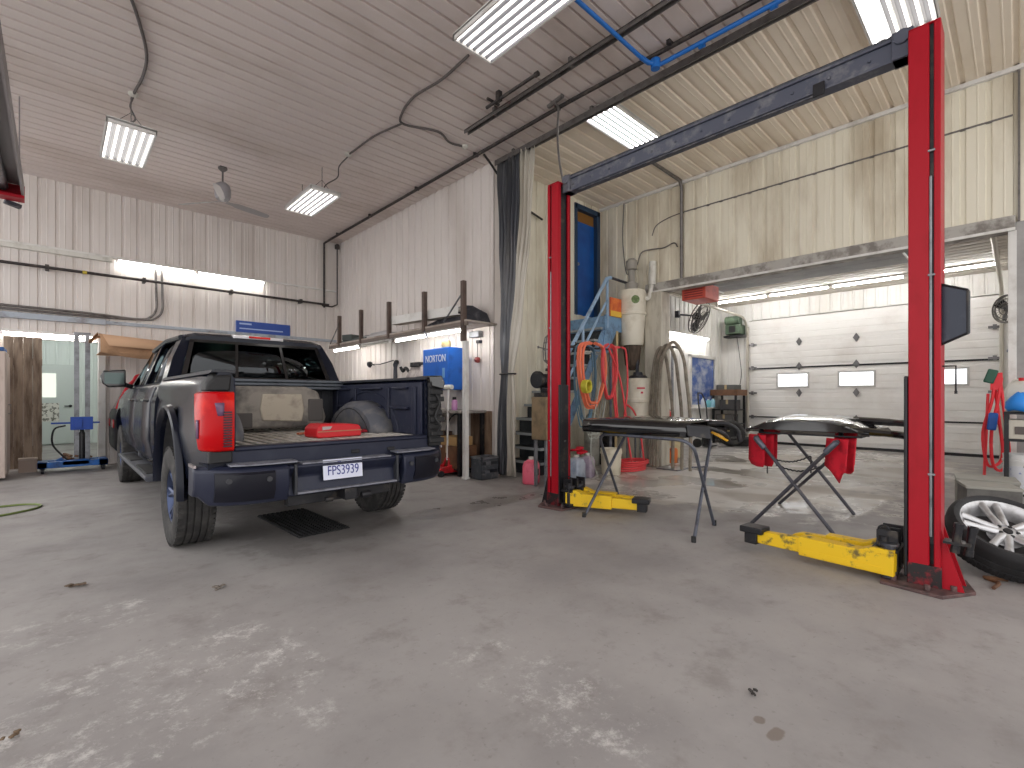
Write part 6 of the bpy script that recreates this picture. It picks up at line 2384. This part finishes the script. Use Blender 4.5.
ht = thing('hand_truck', 'black bent tube hand truck frame below the bluish window', 'hand truck', (11.9, 5.5, 0))
q = MB()
for s in (-1, 1):
    q.tube(smoothline([(.16 * s, -.05, .05), (.18 * s, 0, .7), (.2 * s, .05, 1.1), (.12 * s, .1, 1.32), (.0 * s + .08 * s, .12, 1.36)], 5), .018, 7)
q.tube([(-.10, .115, 1.36), (.10, .115, 1.36)], .018, 7)
for z in (.3, .7):
    q.tube([(-.17, -.02, z), (.17, -.02, z)], .012, 6)
q.bb(-.2, .2, -.24, -.04, .03, .045)
q.build('frame', BLACKM, ht)
for s in (-1, 1):
    q = MB()
    q.cyl((.20 * s, .06, .11), (.26 * s, .06, .11), .11, n=20)
    q.build('wheel', BLACK, ht)
# orange heater box under the header
hb_ = thing('heater_box', 'orange red box hung under the header at the left of the wash bay opening', 'heater', (8.62, 4.05, 3.02))
q = MB()
q.bb(-.28, .28, -.22, .22, 0, .27)
q.build('heater_case', mat('heater_orange', (206, 84, 66), .5, 0, (170, 56, 46), 5, .5, .7), hb_, bevel=.01)
q = MB()
for k in range(5):
    q.bb(-.288, -.279, -.17, .17, .04 + .042 * k, .055 + .042 * k)
q.build('grille', mat('grille_red', (130, 34, 34), .5), hb_)
q = MB()
for x in (-.2, .2):
    for y in (-.16, .16):
        q.cyl((x, y, .27), (x, y, .83), .008, n=6)
q.build('hanger', GALV, hb_)
# raised overhead door stowed flat under the bay ceiling
rd = thing('stowed_door', 'grey overhead door section stored flat under the wash bay ceiling behind the header', 'door', (10.11, 3.05, 3.70))
q = MB()
for k in range(4):
    q.bb(-1.16 + .58 * k, -1.16 + .58 * k + .57, -1.75, 1.75, 0, .045)
q.build('door_section', mat('stowed_grey', (150, 150, 152), .5, 0, (128, 128, 130), 2, .4, .7), rd, bevel=.005)
q = MB()
for y in (-1.70, 1.70):
    q.tube([(-1.18, y, -.02), (1.18, y, -.02)], .02, 6)
    for x in (-1.0, 1.0):
        q.bb(x - .012, x + .012, y - .012, y + .012, -.03, .15)
q.build('hanging_rail', WHITE, rd)
q = MB()
q.tube([(-1.1, .9, -.012), (-1.1, -.6, -.012)], .012, 6)
q.build('lift_bar', STEEL, rd)

# ================================================================= RIGHT EDGE STACK
rk = thing('parts_rack', 'black low metal rack beside the right jamb of the opening, holding pails and jugs', 'rack', (7.45, -.14, 0))
q = MB()
for z in (.24, .80, 1.08):
    q.bb(-.28, .28, -.26, .26, z, z + .025)
for x in (-.26, .26):
    for y in (-.24, .24):
        q.bb(x - .018, x + .018, y - .018, y + .018, 0, 1.1)
q.build('rack_frame', BLACKM, rk, bevel=.003)
pail((7.32, -.02, .265), 'white paint pail with a blue print on the black rack at the right edge', mat('pail_white', (214, 214, 212), .4), .40, .15, mat('pail_print', (206, 208, 214), .4, 0, (96, 110, 170), 9, .55, .6))
bb_ = thing('parts_box', 'cream parts box on the middle level of the black rack at the right edge', 'box', (7.36, -.02, .825))
q = MB()
q.bb(-.17, .17, -.17, .13, 0, .20)
q.build('box_body', mat('box_cream', (196, 190, 176), .6), bb_, bevel=.006)
q = MB()
q.bb(-.176, -.169, -.08, .06, .05, .13)
q.build('box_window', mat('box_dark', (92, 84, 80), .6), bb_)
wj = jug((7.34, -.02, 1.105), 1.2, WHITEP, 'white jug with red cap on top of the black rack at the right edge', 1.15, REDP)
wj['group'] = 'items on the black rack'
q = MB()
q.loft([[(.13 * k * math.cos(a), .11 * k * math.sin(a), z + .01 * math.sin(3 * a)) for a in [2 * PI * i / 14 for i in range(14)]] for z, k in ((0.012, .8), (.05, 1.05), (.11, 1.0), (.16, .7), (.2, .3))])
tag(q.build('blue_bag', mat('bag_blue', (36, 132, 220), .5), None, smooth=70), 'crumpled bright blue plastic bag on the black rack in front of the white jug', 'bag', None, (7.16, .0, 1.105))
def slab_box(loc, s, rz, label, m):
    t = thing('panel_box', label, 'box', loc, rz, 'grey boxes by the loose wheel')
    q = MB()
    q.bb(-s[0] / 2, s[0] / 2, -s[1] / 2, s[1] / 2, 0, s[2])
    q.build('box_body', m, t, bevel=.006)
    q = MB()
    q.bb(-s[0] / 2 - .006, s[0] / 2 + .006, -s[1] / 2 - .006, s[1] / 2 + .006, s[2] - .02, s[2] + .006)
    q.build('lid', mat('lid_' + m.name, (150, 148, 140), .7), t, bevel=.003)
    return t
GB1 = mat('grey_box_dark', (104, 102, 98), .75, 0, (78, 76, 74), 5, .45, .7)
GB2 = mat('grey_box_pale', (138, 136, 128), .75, 0, (108, 106, 100), 5, .45, .7)
slab_box((6.15, .20, 0), (.34, .36, .46), .25, 'dark grey box on the floor behind the loose wheel, nearer the lift post', GB1)
slab_box((6.75, .24, 0), (.40, .44, .45), .1, 'paler grey box behind the dark one, beside the black rack', GB2)
q = MB()
for k in range(2):
    y = .15 + .05 * k
    q.tube(smoothline([(7.9, y, 1.48), (7.86, y + .03, 1.2), (7.84, y + .08 + .02 * k, .85), (7.84, y + .07, .5), (7.86, y, .42 + .05 * k), (7.9, y - .06, .6), (7.92, y - .03, 1.0), (7.92, y + .01, 1.45)], 5), .016, 7)
q.bb(7.87, 7.93, .14, .24, 1.34, 1.54)
q.tube([(7.9, .26, 1.3), (7.86, .30, .03)], .014, 6)
tag(q.build('air_hose', mat('hose_bright_red', (226, 40, 52), .45)), 'bright red hoses hanging by the right jamb of the opening', 'hose')
q = MB()
q.box((7.86, .235, 1.50), (.05, .09, .16), (.3, 0, 0))
tag(q.build('nozzle_grip', mat('grip_green', (36, 84, 66), .5), None, bevel=.012), 'dark green nozzle grip at the top of the bright red hoses', 'nozzle')
q = MB()
q.box((7.80, .22, .98), (.06, .08, .20), (.1, 0, 0))
tag(q.build('hose_fitting', BLUE, None, bevel=.015), 'blue fitting halfway down the bright red hoses', 'fitting')
q = MB()
q.box((13.3, -.05, 2.2), (.5, .35, .05), (.1, .25, .3))
tag(q.build('wing_bracket', mat('bracket_navy', (70, 78, 100), .5), None, bevel=.01), 'dark blue angled plate on the wash bay side wall under the cage fan', 'plate')

# ================================================================= FLOOR LITTER
mt = MB()
mt.M = Matrix.Translation((1.80, 4.98, 0)) @ Matrix.Rotation(.03, 4, 'Z')
mt.bb(-.24, .24, -.55, .55, 0, .008)
for i in range(11):
    for j in range(24):
        mt.box((-.22 + .044 * i, -.53 + .046 * j, .012), (.026, .028, .012), (0, 0, .785))
tag(mt.build('rubber_mat', BLACK), 'black studded rubber mat on the floor under the truck tail', 'mat')
def litter(loc, r, c, label, seed):
    rr = random.Random(seed)
    q = MB()
    for k in range(6):
        q.box((rr.uniform(-r, r), rr.uniform(-r, r) * .7, .006 + .003 * k), (r * rr.uniform(.5, 1.), r * rr.uniform(.4, .8), .008), (0, 0, rr.uniform(0, 3)))
    return tag(q.build('debris', mat('debris_' + str(seed), c, .9), None, bevel=.002), label, 'debris', None, loc)
litter((.11, 4.32, 0), .045, (104, 88, 74), 'small brown leaf scraps on the floor left of the truck rear wheel', 1)
litter((-.12, 2.56, 0), .02, (110, 92, 74), 'tiny brown crumb on the floor at the lower left edge', 2)
litter((2.15, .78, 0), .016, (60, 56, 54), 'tiny dark pebble on the floor in the right foreground', 3)
litter((.78, 3.62, 0), .03, (120, 112, 104), 'pale scuffed scrap on the floor in the left foreground', 4)
q = MB()
q.tube(smoothline([(4.45, .12, .012), (4.60, .10, .012), (4.66, .17, .016), (4.72, .06, .012)], 4), .012, 6)
tag(q.build('bent_bolt', BROWN), 'rusty bent rod on the floor between lift base and loose wheel', 'rod')
q = MB()
q.box((0, 0, .09), (.05, .20, .18), (0, -.35, .2))
tag(q.build('wood_block', mat('block_wood', (206, 170, 130), .8), None, bevel=.005), 'pale wood block propped against the loose wheel at the right edge', 'block', None, (4.60, -.22, .0))
